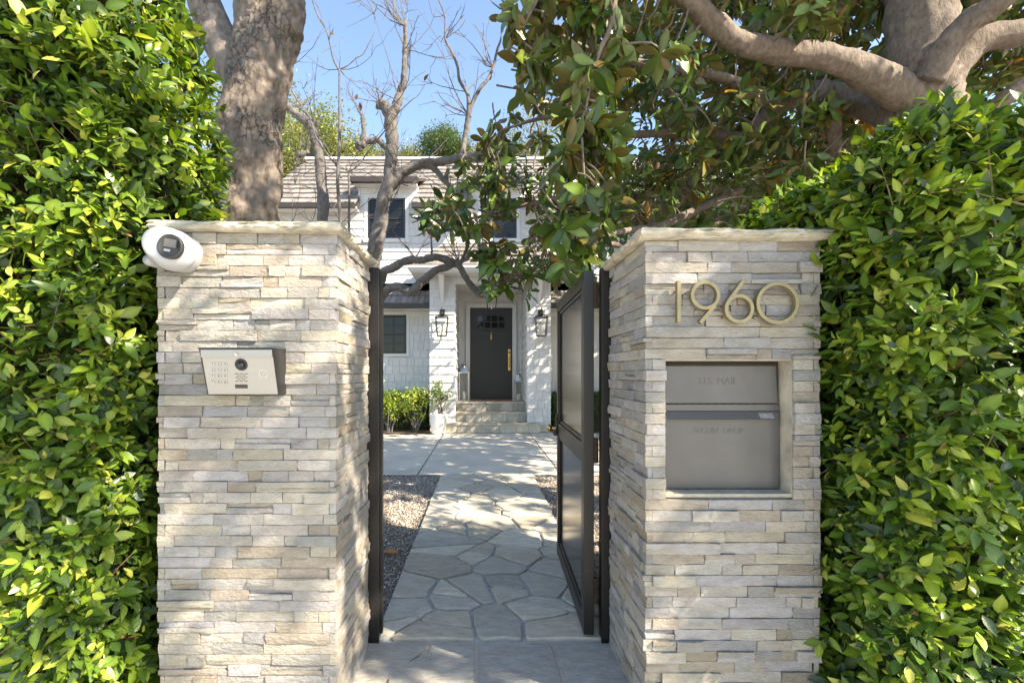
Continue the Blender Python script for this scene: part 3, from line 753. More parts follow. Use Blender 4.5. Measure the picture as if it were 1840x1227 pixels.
def shingle_rows(parent, axis, plane, u0, u1, z0, z1, rng, exp=.177, skip=None, prio=1, sgn=-1, wmin=.09, wmax=.2):
    r = 0; z = z0
    while z < z1 - .01:
        zt = min(z + exp, z1); u = u0 - rng.uniform(0, .06)
        while u < u1 - .005:
            e = min(u + rng.uniform(wmin, wmax), u1)
            if u1 - e < .04: e = u1
            a = max(u, u0)
            bad = skip and any(a < s[1] and e > s[0] and z < s[3] and zt > s[2] for s in skip)
            if not bad and e - a > .01: shin.append((parent, axis, plane, a + .0028, e - .0028, z, zt + .012, sgn, prio, rng.uniform(.93, 1.02), rng.uniform(0, .003)))
            elif bad:
                for s in skip:                         # trim round openings
                    if a < s[1] and e > s[0] and z < s[3] and zt > s[2]:
                        if a < s[0] - .02: shin.append((parent, axis, plane, a + .0028, s[0], z, zt + .012, sgn, prio, 1.0, 0))
                        if e > s[1] + .02: shin.append((parent, axis, plane, s[1], e - .0028, z, zt + .012, sgn, prio, 1.0, 0))
            u = e
        z = zt; r += 1
rng = random.Random(5)
for c in cols: shingle_rows(w_col, 'y', YC, c[0], c[1], .14, 3.2, rng, prio=0)
shingle_rows(w_col, 'y', YC, cols[0][1], cols[1][0], 3.07, 3.2, rng, prio=1)
WL = (-2.26, -1.66, 1.60, 2.52)
shingle_rows(w_low, 'y', YW, -2.7, -1.10, .15, 2.62, rng, skip=[WL], prio=0)
shingle_rows(w_low, 'y', YW, 1.42, 3.4, .15, 2.62, rng, prio=3)
DR = (-.38, .80, .6, 2.82)
shingle_rows(w_door, 'y', YD, cols[0][1], cols[1][0], .6, 3.05, rng, skip=[DR], prio=2)
shingle_rows(w_col, 'x', cols[0][1], YC, YD, .62, 3.05, rng, prio=4, sgn=1)
shingle_rows(w_col, 'x', cols[1][0], YC, YD, .62, 3.05, rng, prio=4, sgn=-1)
UW = [(-2.70, -1.70, 4.24, 5.3), (-.10, .90, 4.24, 5.3)]
shingle_rows(w_up, 'y', YU, -4.9, -2.9, 3.3, 4.95, rng, skip=UW, prio=3)
shingle_rows(w_up, 'y', YU, -2.9, 1.6, 3.3, 4.95, rng, skip=UW, prio=2)
shingle_rows(w_up, 'y', YU, 1.6, 4, 3.3, 4.95, rng, skip=UW, prio=4)
shin.sort(key=lambda s: s[8])
rests = {}
for k, (par, axis, pl, a, b, z, zt, sgn, prio, br, dz) in enumerate(shin):
    bt, tp = .021 + dz, .004
    if axis == 'y': V = [(u, pl + sgn * d, zz) for (u, d, zz) in ((a, 0, z), (b, 0, z), (b, bt, z), (a, bt, z), (a, 0, zt), (b, 0, zt), (b, tp, zt), (a, tp, zt))]
    else: V = [(pl + sgn * d, u, zz) for (u, d, zz) in ((a, 0, z), (b, 0, z), (b, bt, z), (a, bt, z), (a, 0, zt), (b, 0, zt), (b, tp, zt), (a, tp, zt))]
    t = (br, br, br, (k * .618) % 1)
    if k < 300: link('shingle', MB().hexa(V[:4], V[4:], t).mesh('shingle', 'shingle'), par)
    else: rests.setdefault(par.name, (par, MB()))[1].hexa(V[:4], V[4:], t)
for par, m in rests.values(): m.build('shingle_rest', 'shingle', par, kind='stuff')

# windows
def window(x0, x1, z0, z1, y, rows=(2, 2), casing=.085):
    t = part('window', 'white', [(x0 - casing, x1 + casing, y - .028, y - .002, z1, z1 + casing), (x0 - casing - .02, x1 + casing + .02, y - .05, y - .002, z0 - casing, z0),
                                 (x0 - casing, x0, y - .027, y - .002, z0, z1), (x1, x1 + casing, y - .027, y - .002, z0, z1)])
    zm = (z0 + z1) / 2; f = .042
    part('frame', 'frame_black', [(x0, x1, y - .034, y - .004, z0, z0 + f), (x0, x1, y - .034, y - .004, z1 - f, z1), (x0, x0 + f, y - .034, y - .004, z0 + f, z1 - f),
                                  (x1 - f, x1, y - .034, y - .004, z0 + f, z1 - f), (x0 + f, x1 - f, y - .036, y - .004, zm - .02, zm + .02)], t)
    for k, (a, b) in enumerate(((z0 + f, zm - .02), (zm + .02, z1 - f))):
        part('pane', 'glass', [(x0 + f, x1 - f, y - .012, y - .008, a, b)], t)
        xm = (x0 + x1) / 2; zc = (a + b) / 2
        part('muntin', 'frame_black', [(xm - .009, xm + .009, y - .022, y - .0125, a, b), (x0 + f, xm - .009, y - .021, y - .0125, zc - .008, zc + .008), (xm + .009, x1 - f, y - .021, y - .0125, zc - .008, zc + .008)], t)
    return t
window(-2.24, -1.68, 1.65, 2.50, YW, casing=.06)
window(-2.62, -1.77, 4.30, 5.22, YU)
window(-.02, .78, 4.30, 5.22, YU)
# door
dr = part('door', 'door', [(-.286, .69, YD - .05, YD - .004, .62, 2.735)])
part('door_casing', 'white', [(-.385, -.29, YD - .07, YD - .003, .6, 2.74), (.694, .79, YD - .07, YD - .003, .6, 2.74), (-.385, .79, YD - .072, YD - .003, 2.741, 2.83)])
part('threshold', 'mail_dark', [(-.286, .69, YD - .10, YD - .051, .602, .625)])
for i in range(4):
    for j in range(2):
        x, z = i * .165 - .126, 2.26 + j * .155
        part('pane', 'glass', [(x + .016, x + .142, YD - .054, YD - .0505, z + .012, z + .135)], dr)
        part('pane_frame', 'door', [(x, x + .015, YD - .066, YD - .051, z, z + .147), (x + .143, x + .158, YD - .066, YD - .051, z, z + .147), (x + .015, x + .143, YD - .065, YD - .051, z, z + .011), (x + .015, x + .143, YD - .065, YD - .051, z + .136, z + .147)], dr)
part('shelf_moulding', 'door', [(-.14, .54, YD - .075, YD - .051, 2.205, 2.23)], dr)
for x in (-.15, .225):
    part('panel_moulding', 'door', [(x, x + .335, YD - .058, YD - .051, .85, .87), (x, x + .335, YD - .058, YD - .051, 2.08, 2.1), (x, x + .02, YD - .058, YD - .051, .871, 2.079), (x + .315, x + .335, YD - .058, YD - .051, .871, 2.079)], dr)
MB().lathe((.20, YD - .06, 2.01), [(.0001, -.02), (.018, -.01), (.03, .03), (.02, .06), (.028, .09), (.012, .12), (.006, .17), (.0001, .19)], 12).build('knocker', 'brass', dr, smooth=True)
part('handle_plate', 'brass', [(.595, .655, YD - .062, YD - .0505, 1.28, 1.78)], dr, bevel=.012)
MB().tube([(.625, YD - .064, 1.36), (.625, YD - .11, 1.42), (.625, YD - .115, 1.53), (.625, YD - .064, 1.60)], [.012, .014, .014, .011], 8).build('handle', 'brass', dr, smooth=True)
MB().lathe((.625, YD - .062, 1.70), [(.022, 0), (.022, -.012), (.0001, -.014)], 14, 'y').build('lock', 'mail_dark', dr)
# steps faced with flagstone
steps = link('entrance_steps', None, hs, at=(0, 0, 0)); steps.location = Vector((.18, 9.6, 0)) - hs.location
sx = [(-.82, 1.18, 9.42), (-.66, 1.06, 9.72), (-.565, .925, 10.02)]
mm = MB()
for k, (x0, x1, y) in enumerate(sx): mm.box(x0 + .012, x1 - .012, y + .015, YD - .002, .2 * k, .2 * (k + 1) - .02)
mm.build('step_core', 'grout', steps)
srng = random.Random(3)
for k, (x0, x1, y) in enumerate(sx):
    for poly in voronoi_cells(x0, x1, .2 * k, .2 * (k + 1) - .022, .27, .19, srng, .3, .012):
        V, Fc, t = stone_slab(round_poly(poly, srng, .1, .003), lambda u, v, h: (u, y + .014 - h, v), .012, shade(FLAGC[srng.choice((0, 1, 2, 3, 5, 5))], srng.uniform(.85, 1.4)), srng)
        link('riser_stone', make_mesh('riser_stone', V, Fc, 'flag', t), steps)
    yb_ = sx[k + 1][2] if k < 2 else YD - .11
    for poly in voronoi_cells(x0 - .01, x1 + .01, y - .015, yb_, .55, .5, srng, .2, .008):
        V, Fc, t = stone_slab(poly, lambda u, v, h: (u, v, .2 * (k + 1) - .02 + h), .02, shade(FLAGC[srng.choice((0, 2, 5))], srng.uniform(.95, 1.12)), srng)
        link('tread_stone', make_mesh('tread_stone', V, Fc, 'flag', t), steps)
# roofs of lapped tiles
def tile_roof(name, a, b, c, d, rows, tw, rng, th=.035, part_of=hs):
    """Quad roof plane: eave a->b, ridge d->c; lapped ribbed tiles joined as one covering over a deck."""
    a, b, c, d = map(lambda q: np.array(q, float), (a, b, c, d))
    n = np.cross(b - a, d - a); n /= np.linalg.norm(n)
    if n[2] < 0: n = -n
    dk = MB().hexa([a - n * .06, b - n * .06, c - n * .06, d - n * .06], [a, b, c, d]); rf = dk.build(name, 'gutter', part_of)
    m = MB()
    for r in range(rows):
        t0, t1 = r / rows, min(1.0, (r + 1.25) / rows)
        l0, r0, l1, r1 = a + (d - a) * t0, b + (c - b) * t0, a + (d - a) * t1, b + (c - b) * t1
        L = np.linalg.norm(r0 - l0); k = max(1, int(L / tw)); o = rng.uniform(0, 1)
        for i in range(k):
            s0, s1 = i / k + .004 / L * 1.0, (i + 1) / k - .004 / L
            up = rng.uniform(0, .012); sh = rng.uniform(-.012, .012)
            p = [l0 + (r0 - l0) * s0, l0 + (r0 - l0) * s1, l1 + (r1 - l1) * s1, l1 + (r1 - l1) * s0]
            sl = (d - a) / np.linalg.norm(d - a) * sh
            br = rng.uniform(.72, 1.12); t = (.25 * br, .225 * br, .205 * br, rng.uniform(0, 1))
            m.hexa([p[0] + sl + n * .012, p[1] + sl + n * .012, p[2] + n * .004, p[3] + n * .004], [p[0] + sl + n * (.012 + th + up), p[1] + sl + n * (.012 + th + up), p[2] + n * .012, p[3] + n * .012], t)
    m.build('tiles', 'tile', rf, kind='stuff'); return rf
rng = random.Random(9)
RS = 4 / 11; yk, zk = 10.22 + 3.28 * RS, 4.95 + 2.47 * RS       # the dormers break the lower four courses
for a_, b_ in ((-5.1, -2.82), (-1.56, -.22), (.98, 7.6)):
    tile_roof('main_roof', (a_, 10.22, 4.95), (b_, 10.22, 4.95), (b_, yk, zk), (a_, yk, zk), 4, .12, rng)
tile_roof('main_roof', (-5.1, yk, zk), (7.6, yk, zk), (7.6, 13.5, 7.42), (-5.1, 13.5, 7.42), 7, .12, rng)
part('ridge_cap', 'tile', [(-5.15 + i * .34, -5.15 + i * .34 + .33, 13.38, 13.62, 7.43, 7.49) for i in range(37)])
part('gable_wall', 'white', [(-5.0, -4.85, 10.61, 16, 3.3, 4.9)])
for a_, b_ in ((-5.1, -2.82), (-1.56, -.22), (.98, 7.6)):
    part('upper_gutter', 'gutter', [(a_, b_, 10.12, 10.235, 4.86, 4.965)]); part('upper_soffit', 'white', [(a_, b_, 10.24, YU, 4.90, 4.93)])
for x0, x1 in ((-2.80, -1.58), (-.20, .96)):           # dormers over the upper windows
    part('dormer_wall', 'white', [(x0, x1, YU - .001, YU + 2.0, 4.985, 5.5)])
    part('dormer_fascia', 'gutter', [(x0 - .14, x1 + .14, YU - .36, YU - .24, 5.47, 5.58)])
    part('dormer_soffit', 'white', [(x0 - .1, x1 + .1, YU - .235, YU + .05, 5.46, 5.50)])
    tile_roof('dormer_roof', (x0 - .14, YU - .30, 5.56), (x1 + .14, YU - .30, 5.56), (x1 + .14, YU + 1.6, 6.35), (x0 - .14, YU + 1.6, 6.35), 6, .12, rng)
    for sx_, xx in ((-1, x0), (1, x1)):
        m = MB().hexa([(xx, YU + .0, 4.98), (xx + .05 * sx_, YU, 4.98), (xx + .05 * sx_, YU + .9, 5.4), (xx, YU + .9, 5.4)], [(xx, YU, 5.46), (xx + .05 * sx_, YU, 5.46), (xx + .05 * sx_, YU + .9, 5.8), (xx, YU + .9, 5.8)]); m.build('dormer_cheek', 'white', hs)
# portico roof with moulded eave
px0, px1, pe = -1.46, 1.78, 9.16
tile_roof('portico_roof', (px0, pe, 3.33), (px1, pe, 3.33), (px1 - .62, YU, 4.16), (px0 + .62, YU, 4.16), 5, .12, rng)
tile_roof('portico_hip', (px0, YU, 3.33), (px0, pe, 3.33), (px0 + .62, YU - .02, 4.16), (px0 + .60, YU, 4.16), 5, .12, rng)
part('eave_moulding', 'white', [(px0 - .03, px1 + .03, pe - .06, pe + .02, 3.30, 3.345), (px0, px1, pe - .03, pe + .06, 3.25, 3.299), (px0 + .03, px1 - .03, pe, pe + .1, 3.221, 3.249),
                                (px0 - .03, px0 + .05, pe + .021, YU, 3.30, 3.344), (px1 - .05, px1 + .03, pe + .021, YU, 3.30, 3.344)])
part('portico_soffit', 'white', [(px0 + .03, px1 - .03, pe + .101, YU, 3.222, 3.26)])
for xc in (-.835, 1.175):
    m = MB().hexa([(xc - .055, YC - .016, 3.215), (xc + .055, YC - .016, 3.215), (xc + .055, YC - .29, 3.215), (xc - .055, YC - .29, 3.215)],
                  [(xc - .03, YC - .016, 2.66), (xc + .03, YC - .016, 2.66), (xc + .03, YC - .035, 2.66), (xc - .03, YC - .035, 2.66)]); m.build('bracket', 'white', hs)
# skirt roofs either side of the portico
for x0, x1 in ((-5.2, -1.12), (1.44, 7.5)):
    tile_roof('skirt_roof', (x0, 9.74, 2.66), (x1, 9.74, 2.66), (x1, YU, 3.3), (x0, YU, 3.3), 3, .12, rng)
    part('skirt_gutter', 'gutter', [(x0, x1, 9.65, 9.745, 2.58, 2.67)])
    part('skirt_soffit', 'white', [(x0, x1, 9.746, YW, 2.585, 2.61)])
    part('frieze', 'white', [(x0, x1, YW - .03, YW - .002, 2.46, 2.58)])
    part('lower_wall_cap', 'white', [(x0, x1, YW, YU, 3.0, 3.2)])
mt = MB().box(-.26, .66, YD - .58, YD - .12, .6005, .616); mt.build('door_mat', 'mat', None, label='brown coir mat at the black front door', cat='door mat')

# lanterns
def wall_lantern(xc, label):
    t = thing('wall_lantern', (xc, YC - .02, 2.0), label, 'lantern', 'carriage lanterns on the portico')
    y = YC - .17; zt, zb = 2.36, 1.98; wt, wb = .125, .09
    MB().box(xc - .05, xc + .05, YC - .036, YC - .024, 2.40, 2.54).build('back_plate', 'lantern_dark', t)
    MB().tube([(xc, YC - .03, 2.42), (xc, YC - .12, 2.5), (xc, y, 2.56), (xc, y, 2.47)], [.008] * 4, 6).build('hook', 'lantern_dark', t)
    f = MB()
    tc = [(xc + sx * wt, y + sy * wt * .8, zt) for sx, sy in ((-1, -1), (1, -1), (1, 1), (-1, 1))]
    bc = [(xc + sx * wb, y + sy * wb * .8, zb) for sx, sy in ((-1, -1), (1, -1), (1, 1), (-1, 1))]
    for i in range(4):
        f.bar(bc[i], tc[i], .014, .014); f.bar(tc[i], tc[(i + 1) % 4], .017, .017); f.bar(bc[i], bc[(i + 1) % 4], .015, .015); f.bar(tc[i], (xc, y, zt + .085), .009, .009)
    f.build('frame', 'lantern_dark', t)
    MB().box(xc - wb, xc + wb, y - wb * .75, y + wb * .75, zb - .012, zb - .004).build('base_plate', 'lantern_dark', t)
    MB().lathe((xc, y, zt + .08), [(.0001, .03), (.012, .02), (.02, 0), (.0001, -.005)], 10).build('finial', 'lantern_dark', t)
    for dx in (-.035, .0, .035):
        MB().lathe((xc + dx, y + (.02 if dx else -.02), zb + .02), [(.012, 0), (.012, .15), (.008, .17), (.0001, .2)], 8).build('candle', 'candle', t)
wall_lantern(-.83, 'iron carriage lantern on the portico pillar beside the window')
wall_lantern(1.20, 'iron carriage lantern on the portico pillar beside the gate')
pl = thing('pendant_lantern', (.20, 10.2, 2.55), 'open iron pendant lantern hanging before the front door', 'lantern')
f = MB(); xc, y, zt, zb, wt, wb = .20, 10.15, 2.90, 2.60, .115, .085
tc = [(xc + sx_ * wt, y + sy * wt, zt) for sx_, sy in ((-1, -1), (1, -1), (1, 1), (-1, 1))]; bc = [(xc + sx_ * wb, y + sy * wb, zb) for sx_, sy in ((-1, -1), (1, -1), (1, 1), (-1, 1))]
for i in range(4): f.bar(bc[i], tc[i], .018, .018); f.bar(tc[i], tc[(i + 1) % 4], .02, .02); f.bar(bc[i], bc[(i + 1) % 4], .02, .02); f.bar(tc[i], (xc, y, zt + .06), .014, .014)
f.build('frame', 'lantern_dark', pl); MB().tube([(xc, y, zt + .06), (xc, y, 3.068)], [.006, .006], 6, sub=1).build('chain', 'lantern_dark', pl)
MB().lathe((xc, y, zb + .01), [(.01, 0), (.01, .1), (.0001, .14)], 8).build('candle', 'candle', pl)
def floor_lantern(xc, y, h, wd, label):
    t = thing('floor_lantern', (xc, y, .6), label, 'lantern')
    f = MB(); zt = .6 + h
    for sx_ in (-1, 1):
        for sy in (-1, 1): f.box(xc + sx_ * wd - .009, xc + sx_ * wd + .009, y + sy * wd - .009, y + sy * wd + .009, .618, zt)
    f.build('frame', 'nickel', t)
    MB().box(xc - wd - .02, xc + wd + .02, y - wd - .02, y + wd + .02, .601, .618).build('base', 'nickel', t)
    MB().box(xc - wd - .025, xc + wd + .025, y - wd - .025, y + wd + .025, zt, zt + .025).build('lid', 'nickel', t)
    MB().hexa([(xc + a * wd, y + b * wd, zt + .025) for a, b in ((-1, -1), (1, -1), (1, 1), (-1, 1))], [(xc + a * wd * .55, y + b * wd * .55, zt + .12) for a, b in ((-1, -1), (1, -1), (1, 1), (-1, 1))]).build('roof', 'nickel', t)
    MB().lathe((xc, y, zt + .12), [(wd * .5, 0), (wd * .5, .05), (wd * .6, .06), (.0001, .075)], 12).build('chimney', 'nickel', t)
    MB().tube([(xc - wd * .6, y, zt + .11), (xc - wd * .5, y, zt + .2), (xc, y, zt + .24), (xc + wd * .5, y, zt + .2), (xc + wd * .6, y, zt + .11)], [.006] * 5, 6).build('handle', 'nickel', t)
    MB().lathe((xc, y, .618), [(.04, 0), (.04, h * .3), (.0001, h * .31)], 12).build('candle', 'candle', t)
floor_lantern(-.42, 10.55, .62, .105, 'tall silver floor lantern beside the door hinge side')
floor_lantern(.82, 10.55, .42, .075, 'short silver floor lantern beside the door handle side')

# ------------------------------------------------------------------ leaves
def leaf_template(w, fold, curl, wave=0.0, thick=0.0):
    st = [(.16, .62), (.38, 1.0), (.62, .86), (.84, .42)] if thick == 0 else [(.14, .45), (.38, .82), (.62, 1.0), (.84, .66)]
    V = [(0, 0, 0)]
    for k, (s, h) in enumerate(st):
        z = -curl * s * s
        for sy in (-1, 0, 1): V.append((s, sy * h * w / 2, z + abs(sy) * h * w * fold + (wave * math.sin(s * 9 + sy) if sy else 0)))
    V.append((1, 0, -curl)); nt_ = len(V) - 1
    T = [(0, 2, 1), (0, 3, 2)]
    for k in range(3):
        a = 1 + 3 * k
        for i in (0, 1): T += [(a + i, a + i + 1, a + i + 4), (a + i, a + i + 4, a + i + 3)]
    a = 10; T += [(a, a + 1, nt_), (a + 1, a + 2, nt_)]
    V = np.array(V, float); T = np.array(T)
    if thick:
        n = len(V); V = np.concatenate([V, V - np.array([0, 0, thick])]); T = np.concatenate([T, T[:, ::-1] + n])
    return V, T

HT = [leaf_template(.50, .10, .10), leaf_template(.44, .20, .22), leaf_template(.56, .05, .02), leaf_template(.48, .14, .32)]
MT = [leaf_template(.40, .10, .10, .02, .012), leaf_template(.36, .16, .25, .03, .012), leaf_template(.44, .08, .38, .03, .012)]

def rib(V):                                             # the midrib is paler than the blade
    r = np.where(np.abs(V[:, 1]) < 1e-6, 1.3, .94); r[0] = 1.3; return r[:, None]
def unit(a): return a / (np.linalg.norm(a, axis=-1, keepdims=True) + 1e-9)

def foliage(parent, pos, D, N, L, pal, palette, mat, templates, singles=0, score=None, under=None, name='foliage', single_name='leaf', stuff=True, seed=1):
    """Leaves as one mass plus, where the photo shows them large, single leaf objects that share their mesh."""
    rs = np.random.RandomState(seed)
    n = len(pos); D = unit(D); S = unit(np.cross(N, D)); N = np.cross(D, S)
    tid = rs.randint(0, len(templates), n); palette = np.asarray(palette, float)
    one = np.zeros(n, bool)
    if singles and score is not None:
        idx = np.argsort(-score)[:singles]; idx = idx[score[idx] > 0]; one[idx] = True
        cache = {}; q0 = Vector(parent.matrix_world.translation) if False else parent.location
        for i in idx:
            key = (int(tid[i]), int(pal[i]))
            if key not in cache:
                V, T = templates[key[0]]; tt = np.tile(palette[key[1]], (len(V), 1)) * rib(V)
                if under is not None: tt[len(V) // 2:] = under[key[1]]
                cache[key] = make_mesh(single_name, V, T, mat, tt, True)
            o = link(single_name, cache[key], parent, at=(0, 0, 0))
            m = Matrix(np.stack([D[i], S[i], N[i]], 1) * L[i]).to_4x4(); m.translation = Vector(pos[i]) - q0
            o.matrix_local = m
    Vs, Ts, Cs, off = [], [], [], 0
    br = rs.uniform(.8, 1.18, n)
    for t, (V, T) in enumerate(templates):
        k = np.where((tid == t) & ~one)[0]
        if not len(k): continue
        B = np.stack([D[k], S[k], N[k]], 2) * L[k][:, None, None]
        W = np.einsum('nij,vj->nvi', B, V) + pos[k][:, None]
        c = np.repeat((palette[pal[k]] * br[k][:, None])[:, None], len(V), 1)
        if under is not None: c[:, len(V) // 2:] = (np.asarray(under)[pal[k]] * br[k][:, None])[:, None]
        c = c * rib(V)[None]
        Vs.append(W.reshape(-1, 3)); Cs.append(c.reshape(-1, 3))
        Ts.append((T[None] + (off + np.arange(len(k)) * len(V))[:, None, None]).reshape(-1, 3)); off += len(k) * len(V)
    return link(name, make_mesh(name, np.concatenate(Vs), np.concatenate(Ts), mat, np.concatenate(Cs), True), parent, kind='stuff' if stuff else None)

def project(p):
    Y = np.maximum(p[:, 1], .05); return CX + F * p[:, 0] / Y, CY - F * (p[:, 2] - CH) / Y

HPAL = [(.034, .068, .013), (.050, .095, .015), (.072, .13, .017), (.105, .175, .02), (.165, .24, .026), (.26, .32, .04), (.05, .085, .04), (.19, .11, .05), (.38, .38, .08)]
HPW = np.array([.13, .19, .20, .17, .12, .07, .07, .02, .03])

def rounded(p, lo, hi, r):
    c = np.clip(p, np.array(lo) + r, np.array(hi) - r); n = unit(p - c); return c + n * r, n

def hedge(name, lo, hi, r, label, nshoot, seed, faces, bulge=.075, singles=300, lscale=1.0, taper=None):
    rs = np.random.RandomState(seed); lo, hi = np.array(lo, float), np.array(hi, float)
    t = thing(name, ((lo[0] + hi[0]) / 2, (lo[1] + hi[1]) / 2, 0), label, 'hedge')
    # solid core for the inner twigs, their shade put into its dark colour
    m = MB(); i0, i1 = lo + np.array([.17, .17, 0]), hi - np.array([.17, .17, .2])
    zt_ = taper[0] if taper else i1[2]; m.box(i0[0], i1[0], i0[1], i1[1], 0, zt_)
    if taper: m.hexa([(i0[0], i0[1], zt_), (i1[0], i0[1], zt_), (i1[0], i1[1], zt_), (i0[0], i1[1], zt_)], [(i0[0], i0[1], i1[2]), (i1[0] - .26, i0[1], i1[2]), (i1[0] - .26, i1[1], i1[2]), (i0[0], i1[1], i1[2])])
    m.build('twig_shade_core', 'hedge_core', t)
    # surface samples
    pts = []; ar = np.array([abs((hi - lo)[(a + 1) % 3] * (hi - lo)[(a + 2) % 3]) * wgt for a, s, wgt in faces]); ar /= ar.sum()
    which = rs.choice(len(faces), nshoot, p=ar); p = rs.uniform(lo, hi, (nshoot, 3))
    for k, (a, s, _) in enumerate(faces): p[which == k, a] = (hi if s > 0 else lo)[a]
    sp, n = rounded(p, lo, hi, r)
    n[:, 2] = np.where(sp[:, 2] < .3, np.maximum(n[:, 2], 0), n[:, 2])
    bl = np.array([mnoise.noise(Vector(q * 2.3) + Vector((seed, 0, 0))) + .6 * mnoise.noise(Vector(q * 5.5)) for q in sp])
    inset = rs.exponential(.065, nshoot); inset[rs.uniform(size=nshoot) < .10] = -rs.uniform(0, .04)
    sp = sp + n * (bl * bulge - inset)[:, None]; sp[:, 2] = np.maximum(sp[:, 2], .02)
    if taper:
        sp[:, 0] -= taper[1] * np.clip((sp[:, 2] - taper[0]), 0, 2) ** 1.6
        sp[:, 0] -= .07 * np.clip((1.72 - sp[:, 2]) * 6, 0, 1) * np.clip(bl * 1.5 + .8, 0, 1.4)
    up = np.array([0, 0, 1.]); axis = unit(n * .8 + up * rs.uniform(-.15, .7, (nshoot, 1)) + rs.normal(0, .38, (nshoot, 3)))
    SL = rs.uniform(.06, .15, nshoot) * lscale
    nl = 9; pos, D, N, L, pal, ins = [], [], [], [], [], []
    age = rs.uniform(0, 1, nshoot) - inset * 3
    for k in range(nl):
        f = (k + .5) / nl
        a = k * 2.4 + rs.uniform(0, 6.28, nshoot) * (k == 0) + rs.uniform(-.5, .5, nshoot)
        u = unit(np.cross(axis, up + rs.normal(0, .05, (nshoot, 3)))); v = np.cross(axis, u)
        if k == 0: a0 = rs.uniform(0, 6.28, nshoot)
        rad = u * np.cos(a0 + k * 2.4)[:, None] + v * np.sin(a0 + k * 2.4)[:, None]
        q = sp - axis * (SL * (1 - f))[:, None]
        d = unit(axis * (.35 + .7 * f) + rad * (1.0 - .35 * f) + rs.normal(0, .18, (nshoot, 3)) - up * .15)
        nn = unit(up * .55 + n * .6 + axis * .5 - d * .2 + rs.normal(0, .3, (nshoot, 3)))
        pos.append(q + d * .004); D.append(d); N.append(nn)
        L.append(rs.uniform(.042, .072, nshoot) * (1.12 - .45 * f ** 3) * rs.choice((.45, .6, .75, .85, 1, 1.15), nshoot) * lscale)
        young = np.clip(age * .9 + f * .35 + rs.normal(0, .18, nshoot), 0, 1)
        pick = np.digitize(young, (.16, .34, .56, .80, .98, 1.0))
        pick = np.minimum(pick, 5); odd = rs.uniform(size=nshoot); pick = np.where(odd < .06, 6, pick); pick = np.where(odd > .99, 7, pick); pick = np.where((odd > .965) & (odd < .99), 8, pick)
        pal.append(pick); ins.append(inset)
    pos, D, N = map(np.concatenate, (pos, D, N)); L, pal, ins = map(np.concatenate, (L, pal, ins))
    L = np.where(pal == 7, L * .6, L)
    px, py = project(pos); vis = (px > 5) & (px < 1835) & (py > 5) & (py < 1222)
    toward = -(unit(pos - np.array([0, 0, CH])) * np.concatenate([n] * nl)).sum(1)
    score = np.where(vis & (ins < .02) & (toward > .05), L / pos[:, 1], 0)
    if singles:
        keep = rs.uniform(size=len(score)) < .35 ; score = np.where(keep, score, score * .5)
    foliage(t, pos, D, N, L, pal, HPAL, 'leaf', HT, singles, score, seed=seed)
    # stems
    m = MB(); ks = rs.permutation(nshoot)[:min(nshoot, 1900)]
    for k in ks:
        if (axis[k] * n[k]).sum() < .45: continue
        m.tube([sp[k] - axis[k] * SL[k] * 2.2 - up * .02, sp[k] - axis[k] * SL[k] * 1.0, sp[k] - axis[k] * .01], [.0026, .0019, .0009], 4, sub=1, cap=False)
    m.build('stems', 'twig', t, kind='stuff')
    m = MB()
    for k in range(26):                                 # thicker inner branches by the sides
        x, y = rs.uniform(lo[0] + .16, hi[0] - .16), rs.uniform(lo[1] + .14, hi[1] - .12)
        z = rs.uniform(0, hi[2] * .7); m.tube([(x, y, z), (x + rs.normal(0, .03), y + rs.normal(0, .02), z + .25), (x + rs.normal(0, .05), y + rs.normal(0, .03), z + .5)], [.008, .006, .003], 5, sub=3)
    m.build('inner_branches', 'twig', t, kind='stuff')
    return t

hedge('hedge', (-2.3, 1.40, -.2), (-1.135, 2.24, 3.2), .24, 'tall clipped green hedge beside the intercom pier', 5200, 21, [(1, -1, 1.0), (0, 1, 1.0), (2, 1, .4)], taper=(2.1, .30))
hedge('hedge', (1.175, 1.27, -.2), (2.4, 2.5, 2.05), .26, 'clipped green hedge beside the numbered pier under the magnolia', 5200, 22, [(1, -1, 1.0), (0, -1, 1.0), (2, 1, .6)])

# ------------------------------------------------------------------ magnolia
mg = thing('magnolia_tree', (3.04, 3.25, 0), 'magnolia tree with glossy brown-backed leaves spreading over the numbered pier', 'tree')
def limb(parent, name, pts, rad, mat, sides=14, amp=.12, freq=9, sub=5, seed=0.):
    return MB().tube(pts, rad, sides, amp, freq, sub, seed=seed).build(name, mat, parent, smooth=True)
skel = []                                              # points on branches that twigs can grow from
def mlimb(pts, rad, name='branch', sides=12):
    limb(mg, name, pts, rad, 'bark_mag', sides * 2 if rad[0] > .045 else sides, .2, 9, 9); q = catmull(np.asarray(pts), 6); skel.extend(list(q))
mlimb([(3.10, 3.25, -.05), (3.09, 3.25, .6), P(1660, 330, 3.22), P(1655, 190, 3.2), P(1655, 60, 3.2), P(1648, -120, 3.25), P(1635, -420, 3.3), P(1600, -800, 3.3)], [.30, .25, .235, .225, .19, .185, .15, .09], 'trunk', 22)
mlimb([P(1635, 175, 3.15), P(1560, 135, 3.05), P(1480, 102, 2.95), P(1390, 92, 2.85), P(1320, 72, 2.75), P(1260, 22, 2.65), P(1190, -40, 2.5), P(1060, -130, 2.2), P(900, -330, 1.7)], [.13, .098, .075, .07, .064, .058, .048, .035, .02])
mlimb([P(1640, 215, 3.25), P(1545, 185, 3.5), P(1450, 165, 3.7), P(1395, 195, 3.9), P(1330, 250, 4.1), P(1250, 320, 4.3), P(1190, 370, 4.6)], [.13, .10, .08, .06, .045, .035, .02])
